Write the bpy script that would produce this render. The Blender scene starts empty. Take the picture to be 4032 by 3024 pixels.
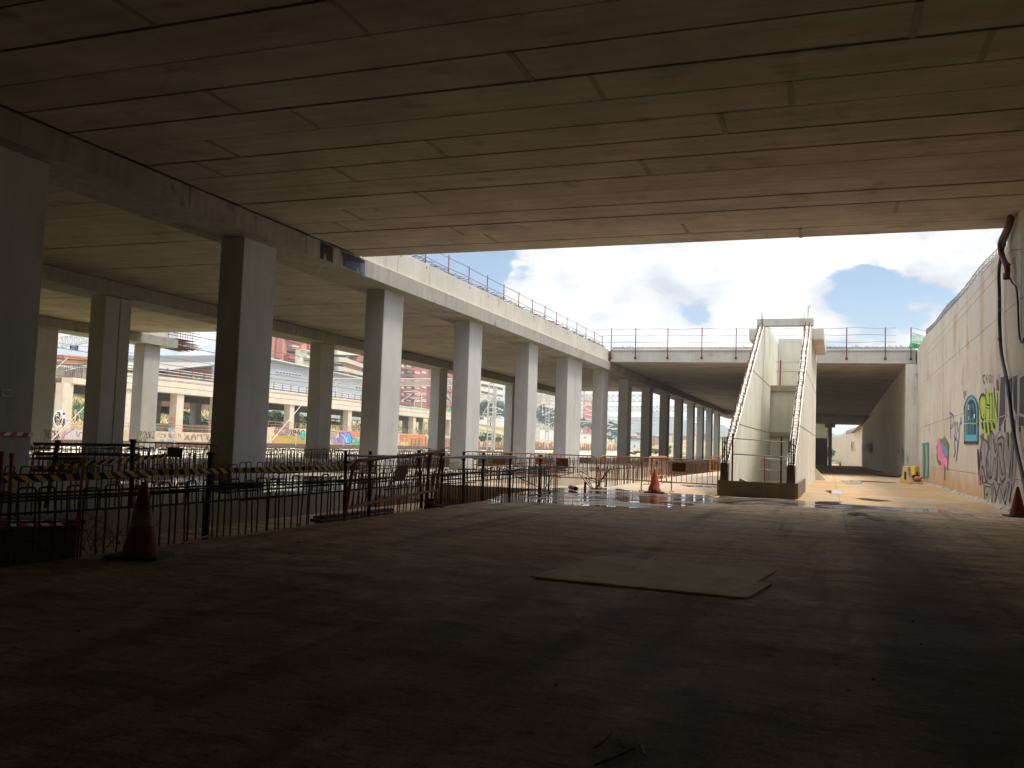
import bpy, math, random
import numpy as np
from mathutils import Vector, Matrix
random.seed(7)
R_ = math.radians
scene = bpy.context.scene
COL = scene.collection

# ------------------------------------------------------------------ camera
CX, CY, F, EYE = 2016.0, 1512.0, 3476.2, 1.45
CAMROT = np.array([[0.9412574, 0.33601879, 0.03355421],      # camera right, down, forward axes in rows (world columns)
                   [0.00922516, 0.07374046, -0.9972348],
                   [-0.33756393, 0.93896417, 0.06630892]])
cam_d = bpy.data.cameras.new('camera'); cam = bpy.data.objects.new('camera', cam_d); COL.objects.link(cam)
cam_d.sensor_width = 36.0; cam_d.lens = F / 4032 * 36; cam_d.clip_end = 12000; cam_d.clip_start = 0.05
m = Matrix(((CAMROT[0][0], -CAMROT[1][0], -CAMROT[2][0], 0), (CAMROT[0][1], -CAMROT[1][1], -CAMROT[2][1], 0),
            (CAMROT[0][2], -CAMROT[1][2], -CAMROT[2][2], EYE), (0, 0, 0, 1)))
cam.matrix_world = m
scene.camera = cam

# ------------------------------------------------------------------ world, sun, exposure
SUN_EL, SUN_VEC = R_(67), Vector((0.8, 0.25, 0))
SKY_STRENGTH = 0.05
CLOUD_WHITE = 0.41
SUN_STRENGTH = 1.1
EXPOSURE = 1.74
scene.view_settings.view_transform = 'Standard'; scene.view_settings.look = 'None'
scene.view_settings.exposure = EXPOSURE; scene.view_settings.gamma = 1.0
scene.cycles.max_bounces = 10; scene.cycles.diffuse_bounces = 7; scene.cycles.glossy_bounces = 4
scene.cycles.transparent_max_bounces = 8
scene.cycles.sample_clamp_indirect = 6.0
try:
    scene.cycles.use_denoising = True
except Exception:
    pass

def pxray(x, y):
    v = np.array([x - CX, y - CY, F]); v /= np.linalg.norm(v)
    return CAMROT.T @ v
def at(x, y, ax, v):                       # photo pixel -> point on an axis plane of the place
    d = pxray(x, y); c = np.array([0, 0, EYE]); t = (v - c[ax]) / d[ax]
    return c + t * d

world = bpy.data.worlds.new('World'); scene.world = world; world.use_nodes = True
wn, wl = world.node_tree.nodes, world.node_tree.links
wn.clear()
class G:                                    # tiny node-graph helper
    def __init__(s, tree): s.n, s.l = tree.nodes, tree.links
    def put(s, sock, v):
        if isinstance(v, bpy.types.NodeSocket): s.l.new(v, sock)
        else: sock.default_value = v
    def math(s, op, a, b=0.0, c=0.0, clamp=False):
        n = s.n.new('ShaderNodeMath'); n.operation = op; n.use_clamp = clamp
        for i, v in enumerate((a, b, c)): s.put(n.inputs[i], v)
        return n.outputs[0]
    def vmath(s, op, a, b=(0, 0, 0), scale=None):
        n = s.n.new('ShaderNodeVectorMath'); n.operation = op; s.put(n.inputs[0], a); s.put(n.inputs[1], b)
        if scale is not None: s.put(n.inputs['Scale'], scale)
        return n.outputs['Value'] if op in ('DOT_PRODUCT', 'LENGTH', 'DISTANCE') else n.outputs['Vector']
    def noise(s, vec, scale=5.0, detail=4.0, rough=0.55, dist=0.0):
        n = s.n.new('ShaderNodeTexNoise'); s.put(n.inputs['Vector'], vec)
        for k, v in (('Scale', scale), ('Detail', detail), ('Roughness', rough), ('Distortion', dist)): n.inputs[k].default_value = v
        return n.outputs['Fac']
    def ramp(s, fac, *stops):
        n = s.n.new('ShaderNodeValToRGB'); s.put(n.inputs[0], fac); e = n.color_ramp.elements
        while len(e) < len(stops): e.new(0.5)
        for el, (p, c) in zip(e, stops):
            el.position = p; el.color = (c, c, c, 1) if not hasattr(c, '__len__') else (*c[:3], 1)
        return n.outputs[0]
    def mix(s, fac, a, b, mode='MIX'):
        n = s.n.new('ShaderNodeMix'); n.data_type = 'RGBA'; n.blend_type = mode; s.put(n.inputs[0], fac)
        for i, v in ((6, a), (7, b)): s.put(n.inputs[i], v if isinstance(v, bpy.types.NodeSocket) else (*v[:3], 1))
        return n.outputs[2]
    def mapr(s, v, a, b, c=0.0, d=1.0, kind='SMOOTHSTEP'):
        n = s.n.new('ShaderNodeMapRange'); n.interpolation_type = kind
        for i, x in enumerate((v, a, b, c, d)): s.put(n.inputs[i], x)
        return n.outputs[0]

g = G(world.node_tree)
sky = wn.new('ShaderNodeTexSky'); sky.sky_type = 'NISHITA'; sky.sun_disc = False
sky.sun_elevation = SUN_EL; sky.sun_rotation = math.atan2(SUN_VEC.x, SUN_VEC.y)
sky.air_density = 1.2; sky.dust_density = 0.6; sky.ozone_density = 2.0
geo = wn.new('ShaderNodeTexCoord'); dirn = geo.outputs['Generated']
sep = wn.new('ShaderNodeSeparateXYZ'); wl.new(dirn, sep.inputs[0])
stretch = wn.new('ShaderNodeMapping'); wl.new(dirn, stretch.inputs[0]); stretch.inputs['Scale'].default_value = (1, 1, 1.9)
n1 = g.noise(stretch.outputs[0], 3.6, 10, 0.60, 0.35); n2 = g.noise(stretch.outputs[0], 13, 9, 0.62, 0.3)
dens = g.math('ADD', g.math('MULTIPLY', g.math('SUBTRACT', n1, 0.5), 3.0), g.math('MULTIPLY', g.math('SUBTRACT', n2, 0.5), 1.9))
dens = g.math('ADD', dens, g.mapr(sep.outputs[2], 0.38, 0.7, -0.06, 0.25))
# cumulus banks (+) and gaps of blue (-): direction, size (radians), weight
for px, py, rad, wgt in [(2990, 1215, .050, .40), (2880, 1310, .05, .36), (3090, 1190, .030, .25), (3560, 1310, .05, .34), (3690, 1265, .035, .34), (3290, 1310, .035, .25),
                         (2120, 1120, .08, .42), (2420, 1260, .09, .40), (2300, 1000, .07, .34), (2700, 1330, .08, .3), (2900, 960, .07, .26), (3250, 1000, .05, .30), (3600, 960, .07, .38), (3800, 1040, .05, .36), (2640, 1020, .07, .24),
                         (3450, 1160, .066, -.80), (3330, 1190, .04, -.50), (3700, 1150, .045, -.55), (2690, 1215, .028, -.55), (2790, 1180, .028, -.45), (2860, 1095, .028, -.40), (1850, 1050, .030, -.75), (2470, 1145, .020, -.50), (2620, 1120, .02, -.45), (2760, 1255, .022, -.4),
                         (3300, 1740, .2, .4)]:
    d = pxray(px, py)
    dd = g.vmath('DISTANCE', dirn, tuple(d))
    gs = g.math('POWER', 2.718, g.math('MULTIPLY', g.math('POWER', g.math('DIVIDE', dd, rad), 2.0), -1.0))
    dens = g.math('ADD', dens, g.math('MULTIPLY', gs, wgt * 0.85))
cov = g.mapr(dens, -0.13, 0.15)
cshade = g.noise(stretch.outputs[0], 7.0, 6, 0.6, 0.4)
tone = g.math('SUBTRACT', g.math('ADD', g.math('MULTIPLY', dens, 0.22), g.math('MULTIPLY', cshade, 1.0)), g.mapr(sep.outputs[2], 0.20, 0.32, 0.0, 0.10))
ccol = g.ramp(tone, (0.30, (0.42, 0.44, 0.49)), (0.42, (0.52, 0.54, 0.58)), (0.53, (0.66, 0.67, 0.69)), (0.66, (0.98, 0.97, 0.95)))
skyc = g.vmath('SCALE', sky.outputs[0], scale=SKY_STRENGTH)
pale = g.vmath('MULTIPLY', skyc, (0.64, 0.69, 0.77))
boost = g.mapr(sep.outputs[2], 0.36, 0.75, 1.0, 3.7)          # brightness added to the unseen sky overhead, for more light
cloudc = g.vmath('SCALE', ccol, scale=g.math('MULTIPLY', boost, CLOUD_WHITE))
bg = wn.new('ShaderNodeBackground'); out = wn.new('ShaderNodeOutputWorld')
wl.new(g.mix(cov, pale, cloudc), bg.inputs[0]); bg.inputs[1].default_value = 1.0
wl.new(bg.outputs[0], out.inputs[0])

sun_d = bpy.data.lights.new('sun', 'SUN'); sun = bpy.data.objects.new('sun', sun_d); COL.objects.link(sun)
sun_d.energy = SUN_STRENGTH; sun_d.angle = R_(11); sun_d.color = (1.0, 0.93, 0.82)
h = SUN_VEC.normalized() * math.cos(SUN_EL)
sun.rotation_euler = Vector((h.x, h.y, math.sin(SUN_EL))).to_track_quat('Z', 'Y').to_euler()
sun.location = (0, 0, 60)

# ------------------------------------------------------------------ materials
def new_mat(name):
    mt = bpy.data.materials.new(name); mt.use_nodes = True
    nt = mt.node_tree; b = nt.nodes['Principled BSDF']
    return mt, G(nt), b
def hexc(h):
    h = h.lstrip('#'); c = [int(h[i:i + 2], 16) / 255 for i in (0, 2, 4)]
    return tuple(x / 12.92 if x <= .04045 else ((x + .055) / 1.055) ** 2.4 for x in c)
MATS = {}
def mat(name, color, rough=0.8, metal=0.0, var=0.15, scale=8.0, bump=0.0, spec=0.5):
    if name in MATS: return MATS[name]
    mt, g, b = new_mat(name)
    tc = g.n.new('ShaderNodeTexCoord').outputs['Object']
    n = g.noise(tc, scale, 5, 0.6)
    c = g.mix(g.ramp(n, (0.3, 0.0), (0.7, 1.0)), [x * (1 - var) for x in color], [min(1, x * (1 + var)) for x in color])
    g.put(b.inputs['Base Color'], c); b.inputs['Roughness'].default_value = rough; b.inputs['Metallic'].default_value = metal
    b.inputs['Specular IOR Level'].default_value = spec
    if bump:
        bp = g.n.new('ShaderNodeBump'); bp.inputs['Strength'].default_value = bump; bp.inputs['Distance'].default_value = 0.02
        g.l.new(n, bp.inputs['Height']); g.l.new(bp.outputs[0], b.inputs['Normal'])
    MATS[name] = mt
    return mt
def concrete(name, color, streak=0.25, blot=0.22, tint=(1.0, 0.93, 0.82), rough=0.88, stain=(0.42, 0.36, 0.30), stain_amt=0.3, rust=0.0, along=None, bump=0.25):
    """cast concrete: blotches, rain streaks running down, dark stains, pores"""
    mt, g, b = new_mat(name)
    tc = g.n.new('ShaderNodeTexCoord').outputs['Object']
    def scaled(s):
        mp = g.n.new('ShaderNodeMapping'); g.l.new(tc, mp.inputs[0]); mp.inputs['Scale'].default_value = s
        return mp.outputs[0]
    big = g.noise(tc, 0.45, 5, 0.6, 0.3)
    mid = g.noise(tc, 2.6, 6, 0.65)
    fine = g.noise(tc, 32, 4, 0.7)
    stv = along or (2.4, 2.4, 0.16)
    st = g.noise(scaled(stv), 1.6, 6, 0.62)
    col = g.mix(g.ramp(big, (0.32, 0.0), (0.68, 1.0)), [x * (1 - blot) for x in color], [x * (1 + blot * .6) for x in color])
    col = g.mix(g.math('MULTIPLY', g.ramp(mid, (0.35, 0.0), (0.75, 1.0)), 0.5), col, [x * t for x, t in zip(color, tint)])
    col = g.mix(g.math('MULTIPLY', g.ramp(st, (0.42, 0.0), (0.7, 1.0)), streak), col, [x * .55 for x in color])
    sm = g.ramp(g.math('MULTIPLY', st, g.ramp(g.noise(tc, 0.8, 3, 0.5, 0.5), (0.5, 0.0), (0.72, 1.0))), (0.22, 0.0), (0.6, 1.0))
    col = g.mix(g.math('MULTIPLY', sm, stain_amt), col, [c * s for c, s in zip(color, stain)])
    if rust:
        rm = g.ramp(g.math('MULTIPLY', st, g.ramp(g.noise(tc, 0.55, 3, 0.5, 0.2), (0.52, 0.0), (0.68, 1.0))), (0.2, 0.0), (0.55, 1.0))
        col = g.mix(g.math('MULTIPLY', rm, rust), col, (0.40, 0.19, 0.06))
    col = g.mix(g.math('MULTIPLY', g.ramp(fine, (0.30, 1.0), (0.42, 0.0)), 0.35), col, [x * .5 for x in color])
    g.put(b.inputs['Base Color'], col); b.inputs['Roughness'].default_value = rough
    b.inputs['Specular IOR Level'].default_value = 0.3
    bp = g.n.new('ShaderNodeBump'); bp.inputs['Strength'].default_value = bump; bp.inputs['Distance'].default_value = 0.012
    g.l.new(g.math('ADD', fine, g.math('MULTIPLY', mid, 1.5)), bp.inputs['Height']); g.l.new(bp.outputs[0], b.inputs['Normal'])
    MATS[name] = mt
    return mt

CONC = concrete('column concrete', (0.48, 0.47, 0.445), streak=0.24, blot=0.16, tint=(.97, .95, .92), stain_amt=0.35)
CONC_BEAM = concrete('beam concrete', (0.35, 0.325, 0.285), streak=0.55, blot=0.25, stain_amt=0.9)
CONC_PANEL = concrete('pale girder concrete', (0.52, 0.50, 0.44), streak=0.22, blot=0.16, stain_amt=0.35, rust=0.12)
CONC_SOFFIT = concrete('plank soffit concrete', (0.49, 0.432, 0.35), streak=0.5, blot=0.28, along=(0.12, 2.2, 2.2), stain_amt=0.6)
CONC_WALL = concrete('retaining wall concrete', (0.56, 0.51, 0.43), streak=0.25, blot=0.14, stain_amt=0.55, rust=0.45)
CONC_STAIR = concrete('stair concrete', (0.68, 0.66, 0.58), streak=0.25, blot=0.14, stain_amt=0.45, rust=0.08)
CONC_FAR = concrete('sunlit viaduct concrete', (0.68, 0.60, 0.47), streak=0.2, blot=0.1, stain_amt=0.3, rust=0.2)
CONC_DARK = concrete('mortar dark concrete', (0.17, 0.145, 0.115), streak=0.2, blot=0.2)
CONC_SLAB = concrete('slab edge concrete', (0.40, 0.35, 0.27), streak=0.3, blot=0.25, stain_amt=0.6)
WHITEWASH = mat('pale lime smear', (0.62, 0.63, 0.60), 0.8, var=0.2, scale=3)
RUST = mat('rusty reinforcing steel', (0.115, 0.055, 0.032), 0.75, 0.35, var=0.4, scale=14)
RUST_DK = mat('dark weathered steel', (0.040, 0.026, 0.020), 0.7, 0.4, var=0.35, scale=12)
RED_PAINT = mat('red painted steel', (0.30, 0.052, 0.038), 0.6, 0.1, var=0.35, scale=16)
MAROON = mat('maroon painted steel', (0.13, 0.022, 0.018), 0.6, 0.2, var=0.3, scale=16)
GREY_TUBE = mat('galvanised tube', (0.30, 0.29, 0.28), 0.5, 0.6, var=0.2, scale=10)
BARRIER_Y = mat('rusted yellow barrier paint', (0.36, 0.155, 0.035), 0.6, 0.15, var=0.4, scale=7)
BARRIER_O = mat('orange barrier paint', (0.62, 0.25, 0.03), 0.6, 0.1, var=0.25, scale=7)
PLATE_BR = mat('brown steel plate', (0.15, 0.075, 0.028), 0.6, 0.2, var=0.25, scale=6)
BLACK_RUB = mat('black rubber', (0.018, 0.017, 0.018), 0.6, var=0.3, scale=9)
CONE_OR = mat('faded orange cone plastic', (0.50, 0.105, 0.045), 0.6, var=0.3, scale=5)
CONE_RED = mat('grimy red cone plastic', (0.20, 0.036, 0.018), 0.75, var=0.35, scale=6)
CONE_SLV = mat('grimy cone sleeve', (0.22, 0.19, 0.165), 0.7, var=0.5, scale=8)
def mk_ply():
    mt, g, b = new_mat('formwork plywood'); tc = g.n.new('ShaderNodeTexCoord').outputs['Object']
    mp = g.n.new('ShaderNodeMapping'); g.l.new(tc, mp.inputs[0]); mp.inputs['Scale'].default_value = (1.2, 14, 1); mp.inputs['Rotation'].default_value = (0, 0, R_(4))
    gr = g.noise(mp.outputs[0], 1.5, 7, 0.65, 0.4); dirt = g.noise(tc, 2.2, 6, 0.68, 0.5); sc = g.noise(tc, 11, 6, 0.75)
    c = g.mix(g.ramp(gr, (0.35, 0.0), (0.65, 1.0)), (0.66, 0.55, 0.40), (0.80, 0.68, 0.50))
    c = g.mix(g.math('MULTIPLY', g.ramp(dirt, (0.46, 0.0), (0.66, 1.0)), 0.6), c, (0.30, 0.235, 0.165))
    c = g.mix(g.math('MULTIPLY', g.ramp(sc, (0.58, 0.0), (0.66, 1.0)), 0.5), c, (0.20, 0.15, 0.10))
    g.put(b.inputs['Base Color'], c); b.inputs['Roughness'].default_value = .8; b.inputs['Specular IOR Level'].default_value = .1
    return mt
PLY = mk_ply()
WOOD_DK = mat('dark painted seam shade', (0.035, 0.026, 0.02), 0.7, var=0.4, scale=6)
YELLOW = mat('tape yellow', (0.70, 0.50, 0.03), 0.8, var=0.1)
BLACKP = mat('tape black', (0.02, 0.02, 0.02), 0.8, var=0.1)
TAPE_R = mat('tape red', (0.45, 0.04, 0.04), 0.45, var=0.1)
WHITE = mat('white paint', (0.72, 0.71, 0.69), 0.5, var=0.06)
LATTICE = mat('galvanised lattice steel', (0.52, 0.51, 0.48), 0.55, 0.1, var=0.12)
WIRE = mat('catenary wire', (0.10, 0.10, 0.11), 0.5, 0.5)
BLUE_SIGN = mat('blue sign enamel', (0.015, 0.05, 0.22), 0.4, var=0.05)
NETG = mat('green debris netting', (0.10, 0.38, 0.17), 0.8, var=0.3, scale=4)
JERSEY = mat('cream plastic barrier', (0.66, 0.46, 0.20), 0.55, var=0.12, scale=3)
JERSEY_Y = mat('yellow plastic barrier', (0.58, 0.36, 0.02), 0.5, var=0.12, scale=3)
TARP = None
GLASS = mat('window glass', (0.10, 0.13, 0.17), 0.12, var=0.2, scale=0.7)
SHUTTER = mat('pale roller shutter', (0.62, 0.57, 0.48), 0.7, var=0.1)
FRAME_W = mat('white window frame', (0.70, 0.69, 0.65), 0.6, var=0.05)
BRICK_R = mat('red brick render', (0.40, 0.135, 0.095), 0.85, var=0.14, scale=0.6)
BRICK_P = mat('salmon render', (0.58, 0.30, 0.20), 0.85, var=0.1, scale=0.5)
BEIGE = mat('beige render', (0.58, 0.52, 0.42), 0.85, var=0.1, scale=0.5)
CREAM = mat('cream render', (0.70, 0.65, 0.52), 0.85, var=0.08, scale=0.5)
ROOF_OR = mat('orange clay tiles', (0.55, 0.20, 0.07), 0.85, var=0.2, scale=2.5)
DARKV = mat('dark recess', (0.05, 0.042, 0.04), 0.9, var=0.2, scale=1.0)
AWN_G = mat('green awning', (0.02, 0.26, 0.17), 0.8)
LEAF_A = mat('leaf green', (0.075, 0.14, 0.035), 0.6, var=0.45, scale=0.9)
LEAF_B = mat('leaf dark green', (0.045, 0.095, 0.03), 0.6, var=0.45, scale=0.9)
LEAF_C = mat('leaf olive', (0.14, 0.17, 0.05), 0.6, var=0.4, scale=0.9)
BARK = mat('bark', (0.11, 0.085, 0.06), 0.9, var=0.3)
GRASSM = mat('dry grass', (0.40, 0.33, 0.12), 0.85, var=0.4, scale=0.3)
RAILST = mat('rail steel', (0.13, 0.075, 0.05), 0.5, 0.5)

def mk_floor():
    mt, g, b = new_mat('trampled concrete floor')
    tc = g.n.new('ShaderNodeTexCoord').outputs['Object']
    sp = g.n.new('ShaderNodeSeparateXYZ'); g.l.new(tc, sp.inputs[0]); X, Y = sp.outputs[0], sp.outputs[1]
    def scaled(s, rot=0):
        mp = g.n.new('ShaderNodeMapping'); g.l.new(tc, mp.inputs[0]); mp.inputs['Scale'].default_value = s; mp.inputs['Rotation'].default_value = (0, 0, rot)
        return mp.outputs[0]
    big = g.noise(tc, 0.35, 6, 0.62, 0.6); mid = g.noise(tc, 1.7, 7, 0.65, 0.4); fine = g.noise(tc, 14, 6, 0.7)
    drag = g.noise(scaled((0.55, 1.9, 1), R_(12)), 1.2, 7, 0.66, 0.6)
    tyre = g.noise(scaled((1.5, 0.10, 1), R_(-9)), 1.3, 5, 0.6, 0.2)
    # rain-washed clay lies beyond the deck, trodden mud under it
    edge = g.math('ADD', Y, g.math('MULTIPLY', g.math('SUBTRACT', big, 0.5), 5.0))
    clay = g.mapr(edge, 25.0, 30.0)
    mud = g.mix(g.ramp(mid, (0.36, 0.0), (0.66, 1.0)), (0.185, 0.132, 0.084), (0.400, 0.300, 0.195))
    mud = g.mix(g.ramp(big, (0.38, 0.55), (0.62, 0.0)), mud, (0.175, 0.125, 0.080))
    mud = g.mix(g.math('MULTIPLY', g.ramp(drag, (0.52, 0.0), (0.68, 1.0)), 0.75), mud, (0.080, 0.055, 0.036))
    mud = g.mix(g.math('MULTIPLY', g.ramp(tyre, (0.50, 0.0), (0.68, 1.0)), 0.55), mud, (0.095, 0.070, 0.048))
    opening_light = g.math('MULTIPLY', g.mapr(g.math('ADD', Y, g.math('MULTIPLY', g.math('SUBTRACT', mid, 0.5), 9.0)), 5.0, 15.0), 1.0)  # mud lightened towards the opening, daylight put into the colour
    mud = g.mix(opening_light, mud, g.mix(g.ramp(drag, (0.44, 0.0), (0.6, 1.0)), (0.74, 0.555, 0.365), (0.46, 0.335, 0.215)))
    drag2 = g.noise(scaled((1.1, 4.2, 1), R_(8)), 2.0, 7, 0.68, 0.8)
    mud = g.mix(g.math('MULTIPLY', g.ramp(drag2, (0.53, 0.0), (0.64, 1.0)), 0.62), mud, (0.105, 0.070, 0.042))
    mud = g.mix(g.math('MULTIPLY', g.ramp(tyre, (0.52, 0.0), (0.66, 1.0)), 0.5), mud, (0.115, 0.080, 0.050))
    # damp lane right of the slab joint
    lane = g.math('MULTIPLY', g.mapr(g.math('ADD', X, g.math('MULTIPLY', g.math('SUBTRACT', mid, 0.5), 0.9)), 0.2, 0.75), g.mapr(g.math('ADD', X, g.math('MULTIPLY', mid, 2.2)), 3.4, 2.2))
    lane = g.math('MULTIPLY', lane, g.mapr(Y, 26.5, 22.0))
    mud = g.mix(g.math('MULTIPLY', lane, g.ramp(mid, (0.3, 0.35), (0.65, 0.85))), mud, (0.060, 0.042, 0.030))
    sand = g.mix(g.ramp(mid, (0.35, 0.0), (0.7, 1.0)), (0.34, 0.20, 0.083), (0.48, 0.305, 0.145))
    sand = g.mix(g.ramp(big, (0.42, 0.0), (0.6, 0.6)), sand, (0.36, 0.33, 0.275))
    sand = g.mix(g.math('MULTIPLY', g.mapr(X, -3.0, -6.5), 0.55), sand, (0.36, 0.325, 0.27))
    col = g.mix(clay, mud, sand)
    col = g.mix(g.math('MULTIPLY', g.ramp(fine, (0.33, 1.0), (0.46, 0.0)), 0.55), col, (0.05, 0.035, 0.025))
    clod = g.noise(scaled((0.7, 1.6, 1), R_(5)), 7.5, 8, 0.78, 0.6)
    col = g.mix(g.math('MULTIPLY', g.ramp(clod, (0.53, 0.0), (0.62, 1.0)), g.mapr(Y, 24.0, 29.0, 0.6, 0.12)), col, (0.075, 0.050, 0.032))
    grain = g.noise(tc, 55, 5, 0.75)
    col = g.vmath('SCALE', col, scale=g.mapr(grain, 0.32, 0.68, 0.74, 1.50))
    # slab joint and saw cuts
    jn = g.math('ADD', X, g.math('MULTIPLY', g.math('SUBTRACT', g.noise(tc, 2.0, 3, 0.5), 0.5), 0.05))
    j1 = g.math('LESS_THAN', g.math('ABSOLUTE', g.math('SUBTRACT', jn, 0.36)), 0.011)
    yy = g.math('ADD', Y, g.math('MULTIPLY', g.math('SUBTRACT', g.noise(tc, 1.2, 3, 0.5), 0.5), 0.12))
    j2 = g.math('LESS_THAN', g.math('ABSOLUTE', g.math('SUBTRACT', g.math('MODULO', g.math('ADD', yy, 200.0), 6.0), 3.0)), 0.016)
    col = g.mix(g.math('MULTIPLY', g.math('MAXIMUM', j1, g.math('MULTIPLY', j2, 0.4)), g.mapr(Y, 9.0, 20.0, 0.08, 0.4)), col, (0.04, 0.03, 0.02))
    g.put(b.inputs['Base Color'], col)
    g.put(b.inputs['Roughness'], g.mapr(big, 0.3, 0.7, 0.93, 0.72)); b.inputs['Specular IOR Level'].default_value = 0.10
    bp = g.n.new('ShaderNodeBump'); bp.inputs['Strength'].default_value = 0.6; bp.inputs['Distance'].default_value = 0.03
    g.l.new(g.math('ADD', g.math('MULTIPLY', mid, 1.2), g.math('ADD', g.math('MULTIPLY', drag, 0.8), g.math('MULTIPLY', fine, 0.25))), bp.inputs['Height']); g.l.new(bp.outputs[0], b.inputs['Normal'])
    return mt
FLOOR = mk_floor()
def mk_wet(name, dry=(0.20, 0.15, 0.10), wetlevel=0.5, sc=0.9):
    """standing water and wet film: mirror in the hollows, dull on the rises"""
    mt, g, b = new_mat(name)
    tc = g.n.new('ShaderNodeTexCoord').outputs['Object']
    mp = g.n.new('ShaderNodeMapping'); g.l.new(tc, mp.inputs[0]); mp.inputs['Scale'].default_value = (0.55, 1.5, 1)
    n = g.noise(mp.outputs[0], sc, 7, 0.62, 0.5); f = g.noise(tc, 9, 5, 0.7)
    dryness = g.ramp(n, (wetlevel, 0.0), (wetlevel + 0.10, 1.0))
    g.put(b.inputs['Base Color'], g.mix(dryness, [x * .35 for x in dry], dry))
    g.put(b.inputs['Roughness'], g.math('ADD', g.math('MULTIPLY', dryness, 0.30), 0.015))
    b.inputs['Specular IOR Level'].default_value = 0.5; b.inputs['IOR'].default_value = 1.36
    bp = g.n.new('ShaderNodeBump'); g.put(bp.inputs['Strength'], g.math('MULTIPLY', dryness, 0.5)); bp.inputs['Distance'].default_value = 0.006
    g.l.new(g.math('ADD', f, n), bp.inputs['Height']); g.l.new(bp.outputs[0], b.inputs['Normal'])
    return mt
WET = mk_wet('wet concrete film', wetlevel=0.47)
WET_CLAY = mk_wet('shallow puddle on clay', dry=(0.36, 0.25, 0.14), wetlevel=0.58)

def mk_ground():
    mt, g, b = new_mat('yard earth')
    tc = g.n.new('ShaderNodeTexCoord').outputs['Object']
    n = g.noise(tc, 0.06, 7, 0.65, 0.5); m2 = g.noise(tc, 0.6, 6, 0.65)
    c = g.ramp(n, (0.30, (0.36, 0.25, 0.12)), (0.44, (0.44, 0.33, 0.15)), (0.58, (0.19, 0.18, 0.07)), (0.72, (0.50, 0.36, 0.18)))
    c = g.mix(g.math('MULTIPLY', g.ramp(m2, (0.4, 0.0), (0.65, 1.0)), 0.6), c, (0.13, 0.14, 0.05))
    g.put(b.inputs['Base Color'], c); b.inputs['Roughness'].default_value = 0.95
    return mt
EARTH = mk_ground()
BALLAST = mat('pale track ballast', (0.62, 0.56, 0.47), 0.95, var=0.45, scale=3.0, bump=1.0)
HILLM = mat('wooded far hills', (0.055, 0.075, 0.042), 0.95, var=0.3, scale=0.004)
def mk_corrug():
    mt, g, b = new_mat('grey corrugated cladding')
    tc = g.n.new('ShaderNodeTexCoord').outputs['Object']; sp = g.n.new('ShaderNodeSeparateXYZ'); g.l.new(tc, sp.inputs[0])
    s = g.math('SINE', g.math('MULTIPLY', sp.outputs[2], 18.0))
    g.put(b.inputs['Base Color'], g.mix(g.ramp(s, (0.0, 0.0), (1.0, 1.0)), (0.40, 0.43, 0.45), (0.50, 0.53, 0.55)))
    b.inputs['Roughness'].default_value = 0.55
    return mt
CORRUG = mk_corrug()
def mk_tarp():
    mt, g, b = new_mat('thin pale tarpaulin'); tr = g.n.new('ShaderNodeBsdfTranslucent'); tr.inputs[0].default_value = (0.72, 0.76, 0.55, 1)
    mx = g.n.new('ShaderNodeMixShader'); mx.inputs[0].default_value = 0.6; b.inputs['Base Color'].default_value = (0.6, 0.62, 0.46, 1)
    o = g.n['Material Output']; g.l.new(b.outputs[0], mx.inputs[1]); g.l.new(tr.outputs[0], mx.inputs[2]); g.l.new(mx.outputs[0], o.inputs[0])
    return mt
TARP = mk_tarp()
def mk_net():
    mt, g, b = new_mat('sheer green net'); tp = g.n.new('ShaderNodeBsdfTransparent')
    mx = g.n.new('ShaderNodeMixShader'); b.inputs['Base Color'].default_value = (0.16, 0.48, 0.24, 1); b.inputs['Roughness'].default_value = 0.8
    tc = g.n.new('ShaderNodeTexCoord').outputs['Object']
    g.put(mx.inputs[0], g.mapr(g.noise(tc, 3.5, 4, 0.6), 0.3, 0.7, 0.35, 0.85))
    o = g.n['Material Output']; g.l.new(tp.outputs[0], mx.inputs[1]); g.l.new(b.outputs[0], mx.inputs[2]); g.l.new(mx.outputs[0], o.inputs[0])
    return mt
NET = mk_net()

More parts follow.
